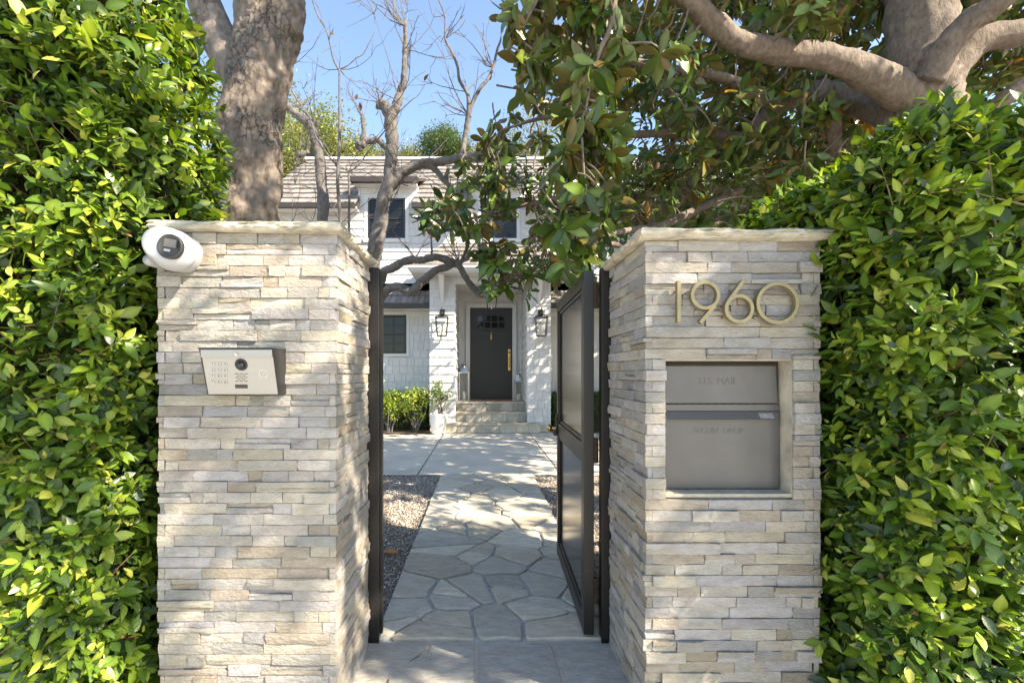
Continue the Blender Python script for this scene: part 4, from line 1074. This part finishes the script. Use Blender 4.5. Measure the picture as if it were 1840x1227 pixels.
mlimb([P(1470, 160, 3.4), P(1490, 195, 3.5), P(1500, 255, 3.6), P(1490, 330, 3.8)], [.08, .06, .045, .03])
mlimb([P(1665, 150, 3.05), P(1715, 65, 2.95), P(1780, 15, 2.85), P(1880, -50, 2.7), P(2200, -150, 2.4)], [.10, .075, .07, .06, .03])
mlimb([P(1685, 160, 3.1), P(1750, 80, 3.05), P(1840, 55, 3.0), P(2000, -10, 2.9), P(2400, -80, 2.7)], [.11, .085, .08, .06, .03])
mlimb([P(1700, 290, 3.2), P(1770, 215, 3.1), P(1850, 150, 3.0), P(2100, 60, 2.9)], [.08, .06, .05, .03])
mlimb([P(1190, 370, 4.6), P(1080, 345, 4.4), P(960, 365, 4.2), P(860, 390, 4.1), P(775, 405, 4.05)], [.03, .026, .02, .014, .006], sides=8)
mlimb([P(1330, 250, 4.0), P(1220, 240, 3.8), P(1110, 240, 3.6), P(1000, 210, 3.5), P(900, 235, 3.5)], [.05, .035, .025, .018, .008], sides=8)
mlimb([P(1395, 190, 3.7), P(1300, 140, 3.5), P(1180, 120, 3.3), P(1060, 90, 3.2), P(950, 30, 3.1)], [.05, .035, .028, .018, .008], sides=8)
mlimb([P(1250, 320, 4.3), P(1160, 430, 4.0), P(1060, 440, 3.8), P(960, 480, 3.7), P(890, 515, 3.7)], [.04, .03, .024, .014, .006], sides=8)
mlimb([P(1350, 330, 4.2), P(1200, 400, 3.6), P(1100, 420, 3.2), P(1040, 460, 3.0)], [.04, .03, .02, .008], sides=8)
mlimb([P(1120, -120, 2.3), P(1098, 40, 2.3), P(1078, 90, 2.3), P(1062, 150, 2.32), P(1052, 200, 2.35)], [.02, .013, .011, .008, .005], sides=8)
mlimb([P(1010, -180, 2.0), P(980, -40, 2.3), P(945, 40, 2.4), P(915, 90, 2.45)], [.02, .01, .007, .004], sides=8)
mlimb([P(1640, -250, 3.3), (2.2, 1.2, 4.4), (1.9, -.2, 5.0), (1.7, -1.4, 5.4)], [.13, .10, .07, .03])
mlimb([P(1645, -300, 3.3), (3.6, 1.6, 4.9), (4.3, .2, 5.6), (5.0, -1.2, 6.0)], [.13, .10, .07, .03])
mlimb([P(1640, -350, 3.3), (4.4, 3.4, 5.2), (5.6, 3.2, 6.2)], [.12, .09, .03])
mlimb([P(1620, -500, 3.3), (2.4, 4.2, 5.8), (1.6, 4.8, 6.6)], [.10, .07, .03])
skel_a = np.array(skel)

rs = np.random.RandomState(31)
POLY = [(905, -60), (898, 30), (905, 90), (960, 140), (930, 185), (862, 225), (842, 285), (805, 325), (742, 385), (752, 412), (830, 425), (850, 450), (868, 525), (905, 535), (950, 525), (1010, 490), (1060, 455), (1110, 425), (1480, 425), (1600, 260), (1700, 180), (1900, 130), (1900, -60)]
cl = []                                                # leaf clusters (tips of twigs)
def try_add(px, py, Y, dens=1.0):
    if rs.uniform() < dens: cl.append(P(px, py, Y))
while len(cl) < 1150:
    px, py = rs.uniform(740, 1900), rs.uniform(-60, 535)
    if not in_poly(px, py, POLY): continue
    if px < 1000: Y = rs.uniform(3.3, 4.6) if py > 170 else rs.uniform(2.3, 3.0); dn = (.75 if py > 290 else .42) if px < 930 else .6
    elif px < 1110: Y = rs.choice((rs.uniform(2.25, 2.9), rs.uniform(3.0, 4.8))); dn = .9
    else:
        Y = rs.uniform(3.1, 5.2); dn = 1.0
        if py < 120 and rs.uniform() < .35: Y = rs.uniform(2.4, 2.9)
    if px > 1110 and rs.uniform() < .3: Y = rs.uniform(4.8, 6.4)
    if px > 1500 and py < 250: Y = rs.uniform(3.4, 5.2)
    if px > 1560 and 60 < py: dn = .2
    ly = np.interp(px, [1190, 1255, 1310, 1370, 1450, 1530], [-40, 20, 65, 95, 98, 125])
    if 1180 < px < 1560 and abs(py - ly) < 62 and Y < 3.5 and rs.uniform() < .9: Y = rs.uniform(3.6, 5.2)   # the thick limb stands clear of leaves
    try_add(px, py, Y, dn)
nvis = len(cl)
while len(cl) < nvis + 900:                            # the rest of the crown, above and behind the camera
    q = rs.normal(0, 1, 3); q = q / np.linalg.norm(q) * rs.uniform(.35, 1) ** .5
    p = np.array([3.5, 1.5, 5.6]) + q * np.array([3.0, 4.0, 2.5])
    if p[2] < 2.9 or p[1] + p[2] / 1.7 < 1.3 + rs.normal(0, .25): continue  # unseen crown trimmed so that sun reaches the pavement
    t_ = 1.6 - p[1]; sx_, sz_ = p[0] - 1.8 * t_, p[2] - 1.7 * t_       # where its shadow meets the frontage; crown thinned to leave sun patches there
    if rs.uniform() > (.2 if (sx_ < -.2 and sz_ > 1.15) else .45 if sx_ > 1.4 else 1.0): continue
    if p[1] > .1:
        a, b = project(p[None]);
        if -150 < a[0] < 1990 and b[0] > -120: continue
    cl.append(p)
n2 = len(cl)
while len(cl) < n2 + 850:                              # extra lobe added to the crown to shade the drive
    q = rs.normal(0, 1, 3); q = q / np.linalg.norm(q) * rs.uniform(.2, 1) ** .5
    p = np.array([4.5, 4.8, 5.0]) + q * np.array([2.7, 1.9, 2.0])
    a, b = project(p[None])
    if -150 < a[0] < 1990 and b[0] > -60 and not in_poly(a[0], b[0], POLY): continue
    if p[2] / 1.7 + p[1] > 8.7: continue
    cl.append(p)
cl = np.array(cl)
# twigs join each cluster to the nearest branch
tw = MB(); dirs = []
for p in cl:
    k = np.argmin(((skel_a - p) ** 2).sum(1)); b = skel_a[k]; d = p - b; L_ = np.linalg.norm(d)
    if L_ > .35: b = p - unit(d / L_ + np.array([.5, 0, .1]) + rs.normal(0, .5, 3)) * rs.uniform(.16, .32)
    mid = (b + p) / 2 + rs.normal(0, .03, 3)
    tw.tube([b, mid, p], [.006, .005, .0035], 5, sub=3, cap=False)
    dirs.append(unit((p - mid) + rs.normal(0, .05, 3)))
tw.build('twigs', 'bark_mag', mg, kind='stuff')
dirs = np.array(dirs); pos, D, N, L, pal = [], [], [], [], []
for p, ax in zip(cl, dirs):
    n = rs.randint(7, 12); a0 = rs.uniform(0, 6.28); u = unit(np.cross(ax, np.array([.2, .3, .9]))); v = np.cross(ax, u)
    for k in range(n):
        a = a0 + k * 2.4; f = k / n; rad = u * math.cos(a) + v * math.sin(a)
        d = unit(ax * (.25 + .6 * f) + rad * rs.uniform(.7, 1.0) + np.array([0, 0, -.28]) + rs.normal(0, .14, 3))
        pos.append(p - ax * (1 - f) * .09); D.append(d)
        N.append(unit(ax * .9 + np.array([0, 0, .45]) + rs.normal(0, .3, 3)))
        L.append(rs.uniform(.085, .155)); pal.append(rs.choice(7, p=(.27, .25, .19, .16, .08, .038, .012)))
pos, D, N, L, pal = map(np.array, (pos, D, N, L, pal))
MPAL = [(.045, .085, .018), (.06, .115, .02), (.085, .15, .022), (.12, .19, .028), (.17, .23, .035), (.15, .13, .035), (.50, .30, .03)]
MUND = [(.11, .105, .026), (.15, .115, .03), (.10, .14, .035), (.10, .16, .04), (.16, .21, .05), (.17, .12, .03), (.42, .25, .04)]
px, py = project(pos); vis = (px > 5) & (px < 1835) & (py > 5) & (py < 540) & (pos[:, 1] > .5)
foliage(mg, pos, D, N, L, pal, MPAL, 'magleaf', MT, 300, np.where(vis, L / np.maximum(pos[:, 1], .3), 0), MUND, 'crown', seed=5)
for px_, py_, Y_ in ((1057, 363, 2.9), (1180, 300, 3.6)):
    c = P(px_, py_, Y_); MB().add(*ellip(c, [np.array([.022, 0, 0]), np.array([0, .022, 0]), np.array([.012, 0, .036])], 12, 8)).build('seed_cone', 'mulch', mg, smooth=True)

# ------------------------------------------------------------------ big trunk behind the left pier
bt = thing('large_tree', (-1.45, 3.0, 0), 'thick grey-brown burled tree trunk behind the intercom pier', 'tree')
def plates(x, amt=.007, fr=(19, 19, 11)):               # cracked plates and dimples of old bark
    v = Vector(x * np.array(fr)) + Vector((mnoise.noise(Vector(x * 9)), mnoise.noise(Vector(x * 9 + 5)), mnoise.noise(Vector(x * 9 + 9)))) * .7
    d = mnoise.voronoi(v)[0]; e = d[1] - d[0]
    msk = max(0., min(1., mnoise.noise(Vector(x * np.array([3.2, 3.2, 2.2])) + Vector((3.3, 0, 0))) * 3 + .55))
    return -amt * max(0., 1 - e / .13) * msk + .004 * mnoise.noise(Vector(x * 30)) + .0022 * mnoise.noise(Vector(x * 75)) - .008 * max(0, mnoise.noise(Vector(x * np.array([8, 8, 16]))) - .35)
def burl(x):
    o = x - np.array([np.interp(x[2], [1, 3.5], [-1.52, -1.38]), 3.0, x[2]]); x = x + o / (np.linalg.norm(o) + 1e-6) * plates(x)
    for c, r, h in ((P(548, 40, 2.95), .11, .05), (P(498, 295, 2.9), .10, .04), (P(418, 210, 2.85), .12, .035), (P(470, 120, 2.82), .08, .02)):
        d = np.linalg.norm(x - c); 
        if d < r * 1.8: 
            o = x - np.array([np.interp(x[2], [1, 3.5], [-1.47, -1.38]), 3.0, x[2]]); x = x + o / (np.linalg.norm(o) + 1e-6) * h * math.exp(-(d / r) ** 2)
    return x
m = MB().tube([(-1.52, 3.0, -.1), (-1.50, 3.0, .6), P(444, 520, 3.0), P(444, 390, 3.0), P(448, 280, 3.0), P(460, 170, 3.0), P(474, 90, 3.0), P(484, 10, 3.0), P(492, -120, 3.02), P(500, -400, 3.1), P(520, -900, 3.2)],
              [.26, .22, .205, .195, .19, .185, .19, .20, .19, .17, .10], 150, .13, 5.5, 26, lump=burl)
m.build('trunk', 'bark_big', bt, smooth=True)
MB().tube([P(450, 190, 2.98), P(420, 120, 3.0), P(385, 50, 3.05), P(360, -30, 3.1), P(330, -200, 3.2), P(280, -600, 3.4)], [.11, .115, .108, .10, .09, .05], 28, .10, 6, 8).build('branch', 'bark_big', bt, smooth=True)

# ------------------------------------------------------------------ bare pollarded trees
def twigs_from(m, p, d, L, r, rs, depth=0, up=.25):
    pts = [p]; q = p.copy(); d = unit(d)
    n = 5
    for k in range(n):
        d = unit(d + rs.normal(0, .16, 3) + np.array([0, 0, up * .25])); q = q + d * L / n; pts.append(q.copy())
    m.tube(pts, list(np.linspace(r, r * .4, n + 1)), 4, sub=1, cap=False)
    if depth < 2:
        for k in range(rs.randint(2, 5) if depth == 0 else rs.randint(0, 3)):
            j = rs.randint(1, n + 1); dd = unit(unit(pts[j] - pts[j - 1]) + rs.normal(0, .55, 3))
            twigs_from(m, pts[j], dd, L * rs.uniform(.3, .55), r * .6, rs, depth + 1, up)
rs = np.random.RandomState(77)
YB1 = 5.4
ba = thing('bare_tree', (P(650, 853, YB1)[0], YB1, 0), 'leafless pollarded grey tree with a crooked limb before the dormer window', 'tree', None)
def kink(pts, rad):
    P_, R_ = [np.asarray(pts[0], float)], [rad[0]]
    for a, b, ra, rb in zip(pts[:-1], pts[1:], rad[:-1], rad[1:]):
        a, b = np.asarray(a, float), np.asarray(b, float)
        P_ += [(a + b) / 2 + rs.normal(0, min(.02, .06 * np.linalg.norm(b - a)), 3), b]; R_ += [(ra + rb) / 2 * rs.uniform(.9, 1.12), rb]
    return P_, R_
def bl(par, pts, rad, name='branch', sides=12, amp=.24):
    pts, rad = kink(pts, rad); MB().tube(pts, [r * .84 for r in rad], sides, amp, 17, 8).build(name, 'bark_bare', par, smooth=True)
bl(ba, [P(648, 860, YB1), P(652, 700, YB1), P(668, 490, YB1), P(684, 400, YB1), P(699, 330, YB1), P(704, 255, YB1), P(703, 195, YB1)], [.13, .115, .10, .095, .09, .082, .085], 'trunk', 16)
bl(ba, [P(704, 215, YB1), P(693, 192, YB1), P(683, 186, YB1), P(677, 196, YB1)], [.07, .075, .06, .02])
bl(ba, [P(704, 205, YB1), P(715, 183, YB1), P(725, 150, YB1), P(727, 110, YB1), P(729, 70, YB1), P(728, 45, YB1)], [.06, .062, .045, .036, .034, .03])
bl(ba, [P(700, 268, YB1), P(678, 251, YB1), P(655, 254, YB1), P(645, 262, YB1), P(648, 272, YB1)], [.045, .042, .05, .06, .02])
bl(ba, [P(650, 258, YB1), P(654, 235, YB1), P(652, 212, YB1)], [.035, .03, .035])
bl(ba, [P(698, 340, YB1), P(720, 312, YB1), P(755, 294, YB1), P(800, 290, YB1 - .1), P(850, 284, YB1 - .2), P(884, 276, YB1 - .3), P(892, 262, YB1 - .3)], [.07, .072, .066, .055, .055, .06, .03])
bl(ba, [P(752, 296, YB1), P(785, 308, YB1), P(806, 333, YB1), P(812, 345, YB1)], [.045, .04, .032, .02])
bl(ba, [P(806, 335, YB1), P(802, 318, YB1), P(806, 305, YB1)], [.03, .035, .02])
bl(ba, [P(830, 286, YB1 - .15), P(835, 250, YB1 - .1), P(841, 214, YB1 - .1), P(842, 205, YB1 - .1)], [.045, .036, .04, .045])
bl(ba, [P(841, 212, YB1 - .1), P(838, 165, YB1 - .1), P(822, 120, YB1 - .1), P(800, 70, YB1 - .1), P(788, 0, YB1)], [.028, .022, .018, .014, .008], sides=7)
bl(ba, [P(842, 210, YB1 - .1), P(862, 160, YB1 - .1), P(886, 122, YB1), P(900, 70, YB1), P(905, 10, YB1)], [.03, .026, .02, .012, .008], sides=7)
YL = 4.9
bl(ba, [P(663, 520, YB1), P(690, 488, 5.1), P(720, 473, YL), P(747, 466, YL), P(781, 462, YL), P(809, 470, YL), P(824, 475, YL), P(843, 508, YL), P(865, 529, YL), P(882, 531, YL), P(890, 518, YL)], [.06, .055, .05, .045, .045, .045, .045, .04, .045, .05, .02])
bl(ba, [P(664, 560, YB1), P(688, 530, 5.1), P(713, 515, YL), P(740, 523, YL), P(764, 501, YL), P(788, 484, YL), P(815, 474, YL)], [.06, .055, .055, .06, .05, .045, .04])
bl(ba, [P(826, 475, YL), P(838, 465, YL), P(850, 452, YL), P(868, 446, YL)], [.03, .028, .02, .014], sides=7)
bl(ba, [P(776, 463, YL), P(776, 450, YL), P(775, 433, YL)], [.016, .014, .012], sides=6)
bl(ba, [P(829, 468, YL), P(838, 445, YL), P(842, 425, YL)], [.02, .015, .01], sides=6)
m = MB()
for (px_, py_, Y_, n, L_) in ((728, 48, YB1, 9, 1.0), (728, 90, YB1, 5, .7), (716, 182, YB1, 6, .9), (683, 184, YB1, 7, .35), (652, 212, YB1, 5, .4), (800, 70, YB1, 4, .6), (838, 165, YB1, 4, .7), (886, 122, YB1, 5, .7), (905, 15, YB1, 4, .6),
                              (826, 475, YL, 8, .5), (868, 446, YL, 5, .35), (842, 425, YL, 4, .3), (776, 433, YL, 3, .3), (810, 345, YB1, 6, .7), (705, 300, YB1, 4, .8), (720, 330, YB1, 6, .9), (842, 208, YB1, 6, .8), (745, 465, YL, 4, .5)):
    for k in range(n): twigs_from(m, P(px_, py_, Y_), np.array([rs.normal(0, .6), rs.normal(0, .4), rs.uniform(.1, 1)]) if py_ < 320 else rs.normal(0, .6, 3) + np.array([0, 0, .7]), L_ * rs.uniform(.4, 1.0), .0065 if L_ > .4 else .005, rs)
m.build('twigs', 'twig_bare', ba, kind='stuff')
# curled dead leaves hanging on
for px_, py_ in ((640, 180), (634, 197), (648, 200), (718, 35), (762, 146), (880, 145), (594, 63), (679, 196)):
    V, T = HT[3]; c = P(px_, py_, YB1); mt_ = Matrix.Rotation(rs.uniform(0, 6), 4, 'Z') @ Matrix.Rotation(rs.uniform(0, 6), 4, 'Y')
    o = link('dead_leaf', make_mesh('dead_leaf', V * .09, T, 'leaf', (.16, .07, .03)), ba, at=(0, 0, 0)); mt_.translation = Vector(c) - ba.location; o.matrix_local = mt_
YB2 = 6.0
bb = thing('bare_tree', (P(588, 838, YB2)[0], YB2, 0), 'leafless grey tree bending towards the thick trunk', 'tree', None)
bl(bb, [P(590, 845, YB2), P(583, 520, YB2), P(580, 400, YB2), P(577, 330, YB2), P(570, 262, YB2), P(560, 230, YB2), P(540, 212, YB2), P(515, 190, YB2), P(490, 165, YB2)], [.11, .09, .082, .08, .078, .075, .062, .055, .04], 'trunk', 14)
bl(bb, [P(568, 278, YB2), P(550, 275, YB2), P(538, 279, YB2), P(537, 288, YB2)], [.035, .035, .045, .02])
bl(bb, [P(560, 232, YB2), P(566, 222, YB2), P(562, 216, YB2)], [.05, .05, .02])
m = MB()
for (px_, py_, n, L_) in ((538, 285, 4, .6), (562, 218, 5, .7), (515, 190, 3, .6), (530, 330, 5, 1.0), (525, 400, 6, 1.1), (560, 400, 4, .8)):
    for k in range(n): twigs_from(m, P(px_, py_, YB2), rs.normal(0, .6, 3) + np.array([0, 0, .3]), L_ * rs.uniform(.5, 1.2), .006, rs)
m.build('twigs', 'twig_bare', bb, kind='stuff')
YB3 = 5.0
bc_ = thing('bare_sapling', (P(612, 870, YB3)[0], YB3, 0), 'slender leafless sapling rising above the intercom pier coping', 'tree')
bl(bc_, [P(614, 875, YB3), P(613, 600, YB3), P(612, 400, YB3), P(610, 260, YB3), P(610, 125, YB3)], [.03, .028, .024, .019, .013], 'trunk', 8, .08)
bl(bc_, [P(610, 128, YB3), P(592, 75, YB3), P(572, 30, YB3), P(562, -40, YB3)], [.012, .010, .009, .006], sides=6)
bl(bc_, [P(610, 125, YB3), P(640, 105, YB3), P(662, 80, YB3), P(674, 55, YB3)], [.008, .007, .006, .004], sides=6)
bl(bc_, [P(613, 320, YB3), P(590, 280, YB3), P(555, 210, YB3), P(522, 155, YB3), P(520, 90, YB3)], [.014, .012, .011, .010, .007], sides=6)
bl(bc_, [P(628, 880, YB3 + .1), P(628, 500, YB3 + .1), P(627, 390, YB3 + .1), P(626, 305, YB3 + .1)], [.022, .02, .017, .012], 'trunk', 8, .08)
bl(bc_, [P(626, 310, YB3 + .1), P(660, 275, YB3 + .1), P(700, 225, YB3 + .1), P(740, 180, YB3 + .1), P(765, 150, YB3 + .1)], [.011, .010, .009, .007, .004], sides=6)
m = MB()
for (px_, py_, n, L_) in ((610, 125, 4, .5), (562, -20, 2, .5), (610, 300, 5, .7), (521, 120, 5, .6), (626, 310, 4, .8), (700, 225, 3, .5), (592, 75, 2, .3), (615, 400, 5, .6)):
    for k in range(n): twigs_from(m, P(px_, py_, YB3), rs.normal(0, .6, 3) + np.array([0, 0, .4]), L_ * rs.uniform(.5, 1.2), .005, rs)
m.build('twigs', 'twig_bare', bc_, kind='stuff')

# ------------------------------------------------------------------ planting by the house
def bush(name, c, rad, h, n, leafL, pal_, label, cat, seed, stems=6, single=0, low=.25, z0=0.0, mat='leaf', airy=False):
    rs = np.random.RandomState(seed); t = thing(name, (c[0], c[1], z0), label, cat)
    q = rs.normal(0, 1, (n, 3)); q = unit(q) * (rs.uniform(.05, 1, (n, 1)) ** (.45 if not airy else .6))
    pos = np.array([c[0], c[1], z0 + h * (low + (1 - low) / 2)]) + q * np.array([rad, rad * .9, h * (1 - low) / 2])
    cl_ = np.array([mnoise.noise(Vector(p * 4.5)) for p in pos]); pos = pos[cl_ > (-.12 if not airy else -.02)]
    n = len(pos); D = unit(rs.normal(0, 1, (n, 3)) + unit(pos - np.array([c[0], c[1], z0 + h * .5])) * .8)
    N = unit(np.array([0, 0, 1.]) + rs.normal(0, .5, (n, 3))); L = rs.uniform(.7, 1.3, n) * leafL; pal = rs.randint(0, len(pal_), n)
    foliage(t, pos, D, N, L, pal, pal_, mat, HT, 0, seed=seed)
    m = MB()
    for k in range(stems):
        a = rs.uniform(0, 6.28); e = np.array([c[0] + math.cos(a) * rad * .7, c[1] + math.sin(a) * rad * .6, z0 + h * rs.uniform(.55, .9)])
        b = np.array([c[0] + rs.normal(0, .03), c[1] + rs.normal(0, .03), z0]); m.tube([b, (b + e) / 2 + np.array([0, 0, .08]) + rs.normal(0, .04, 3), e], [.016, .011, .005], 6, sub=3)
    m.build('stems', 'bark_bare', t)
    return t
sheet('planting_bed', -5.4, -1.06, 9.25, YW, 0.002, 'mulch', 40, 12, fn=lambda x, y: .012 + .015 * mnoise.noise(Vector((x * 5, y * 5, 0))))
sheet('planting_bed', 1.45, 7, 9.45, YW, 0.002, 'mulch', 30, 8, fn=lambda x, y: .012 + .015 * mnoise.noise(Vector((x * 5, y * 5, 0))))
RP = [(.22, .30, .04), (.30, .36, .05), (.14, .22, .03), (.38, .38, .07), (.10, .17, .025)]
bush('rose_bush', (-1.92, 9.5), .34, .92, 1500, .05, RP, 'yellow-green rose bush under the black sash window', 'shrub', 1, low=.26)
bush('rose_bush', (-1.35, 9.45), .33, .98, 1500, .05, RP, 'yellow-green rose bush beside the white flowerpot', 'shrub', 2, low=.26)
bush('rose_bush', (-2.45, 9.5), .34, .9, 700, .05, RP, 'yellow-green rose bush mostly hidden behind the gate post', 'shrub', 3, low=.26)
BP = [(.02, .05, .01), (.03, .07, .012), (.045, .095, .016), (.07, .13, .02)]
def box_hedge(x0, x1, y0, y1, h, label, seed, n=5200):
    rs = np.random.RandomState(seed); t = thing('box_hedge', ((x0 + x1) / 2, (y0 + y1) / 2, 0), label, 'hedge')
    MB().box(x0 + .05, x1 - .05, y0 + .05, y1 - .04, 0, h - .05).build('twig_shade_core', 'hedge_core', t)  # solid block, coloured dark for the shade between the leaves
    p = rs.uniform((x0, y0, .02), (x1, y1, h), (n, 3)); k = rs.randint(0, 3, n)
    p[k == 0, 1] = y0 + rs.exponential(.02, (k == 0).sum()); p[k == 1, 2] = h - rs.exponential(.02, (k == 1).sum()); e = k == 2; p[e, 0] = np.where(rs.uniform(size=e.sum()) < .5, x0, x1)
    p += rs.normal(0, .012, p.shape)
    foliage(t, p, rs.normal(0, 1, p.shape) + [0, -.4, .5], unit(np.array([0, -.4, 1]) + rs.normal(0, .5, p.shape)), rs.uniform(.03, .05, n), rs.randint(0, 4, n), BP, 'leaf', HT, seed=seed)
box_hedge(-3.4, -1.14, 9.8, 10.12, .80, 'low dark box hedge behind the rose bushes', 4)
box_hedge(1.5, 3.3, 9.55, 10.0, .80, 'low dark box hedge seen past the open gate', 5)
pot = thing('flower_pot', (-.885, 9.28, 0), 'tall white glazed pot beside the entrance steps', 'pot')
MB().lathe((-.885, 9.28, 0), [(.0001, .0), (.125, 0), (.135, .02), (.165, .22), (.182, .36), (.186, .40), (.172, .41), (.165, .395), (.16, .36), (.0001, .355)], 32).build('body', 'pot', pot, smooth=True)
MB().lathe((-.885, 9.28, .358), [(.0001, .0), (.158, .0)], 24).build('soil', 'mulch', pot)
OP = [(.16, .22, .09), (.22, .28, .13), (.11, .16, .06)]
bush('potted_plant', (-.87, 9.28), .26, .70, 1700, .05, OP, 'airy grey-green plant growing in the white pot', 'plant', 8, stems=9, low=.22, z0=.36, airy=True)
# fallen leaves
for px_, py_, lab in ((692, 997, 'orange fallen leaf on the gravel beside the gate post'),):
    V, T = MT[2]; Yf = F * CH / (py_ - CY); c = P(px_, py_, Yf)
    o = link('fallen_leaf', make_mesh('fallen_leaf', V * .13, T, 'magleaf', (.50, .20, .03), True), None, label=lab, cat='leaf', at=(c[0] - .04, c[1], .012)); o.rotation_euler = (.15, -.25, .35)

# ------------------------------------------------------------------ beyond the house
def hillz(x, y): 
    t = np.clip((y - 17) / 24, 0, 1); return -.04 + 19.2 * t * t * (3 - 2 * t) + (1.2 * mnoise.noise(Vector((x * .09, y * .09, 0)))) * t + .018 * max(x * -1, 0) * t * 4
sheet('hillside', -70, 70, 16.5, 60, 0, 'hill', 70, 45, fn=hillz)
def far_tree(name, c, rx, rz, n, leafL, pal_, label, seed, trunk=True, group=None, clump=1.3, grp=90):
    rs = np.random.RandomState(seed); zb = hillz(c[0], c[1]) if c[1] > 17 else 0.0
    t = thing(name, (c[0], c[1], zb), label, 'tree', group)
    k = rs.normal(0, 1, (grp, 3)); k = unit(k) * rs.uniform(.35, 1, (grp, 1)) ** .6 * np.array([rx, rx, rz]) + np.array(c)
    w = rs.randint(0, grp, n); pos = k[w] + rs.normal(0, 1, (n, 3)) * rx * .13 * clump
    D = unit(rs.normal(0, 1, (n, 3))); N = unit(rs.normal(0, .6, (n, 3)) + [0, 0, 1.]); L = rs.uniform(.7, 1.3, n) * leafL
    pal = (rs.randint(0, len(pal_), grp))[w]; pal = np.where(rs.uniform(size=n) < .4, rs.randint(0, len(pal_), n), pal)
    foliage(t, pos, D, N, L, pal, pal_, 'farleaf', HT, 0, name='crown', seed=seed)
    if trunk:
        m = MB().tube([(c[0], c[1], zb - .1), (c[0] + .1, c[1], (zb + c[2]) / 2), (c[0], c[1], c[2] + rz * .5)], [.28, .2, .08], 10, .1, 3)
        for q in k[:14]: m.tube([(c[0], c[1], c[2] - rz * .5), (np.array(c) + q) / 2, q], [.1, .06, .02], 5, sub=2)
        m.build('trunk', 'bark_bare', t, smooth=True)
    return t
PINE = [(.15, .17, .05), (.20, .22, .06), (.25, .25, .07), (.10, .12, .04)]
OAK = [(.05, .085, .035), (.07, .11, .04), (.09, .13, .05)]
SCRUB = [(.12, .15, .04), (.17, .17, .05), (.22, .15, .06), (.08, .12, .03)]
p = P(552, 278, 24); far_tree('pine_tree', tuple(p), 2.6, 2.0, 16000, .13, PINE, 'light green pine crown rising behind the roof near the thick trunk', 41)
p = P(632, 312, 25); far_tree('pine_tree', tuple(p), 1.9, 1.6, 9000, .13, PINE, 'low light green pine crown just above the roof ridge', 42)
p = P(797, 262, 36); far_tree('oak_tree', tuple(p), 1.8, 1.25, 11000, .13, OAK, 'dark round oak crown on the hill above the roof ridge', 43)
for i, (px_, py_, Y_, rx_) in enumerate(((700, 296, 38, 2.4), (755, 292, 40, 2.2), (850, 290, 38, 2.2), (910, 296, 36, 2.4), (480, 250, 30, 4.0), (980, 270, 34, 3.5))):
    p = P(px_, py_, Y_); far_tree('hill_shrub', tuple(p), rx_, .9 if i < 4 else 3, 6000, .16, SCRUB,
        ('olive hillside scrub left of the oak crown', 'russet hillside scrub touching the oak crown', 'olive hillside scrub right of the oak crown', 'hillside scrub behind the magnolia tips', 'tall hillside tree behind the thick trunk', 'tall hillside tree behind the magnolia leaves')[i], 50 + i, trunk=i >= 4)
DK = [(.02, .05, .012), (.035, .075, .016), (.06, .11, .02), (.13, .19, .03)]
far_tree('evergreen_tree', (5.2, 8.2, 3.4), 2.5, 2.6, 9000, .14, DK, 'dark evergreen tree filling the gap behind the magnolia', 71)
far_tree('evergreen_tree', (8.6, 7.2, 4.0), 2.6, 3.4, 7000, .15, DK, 'dark evergreen tree behind the magnolia trunk', 72)
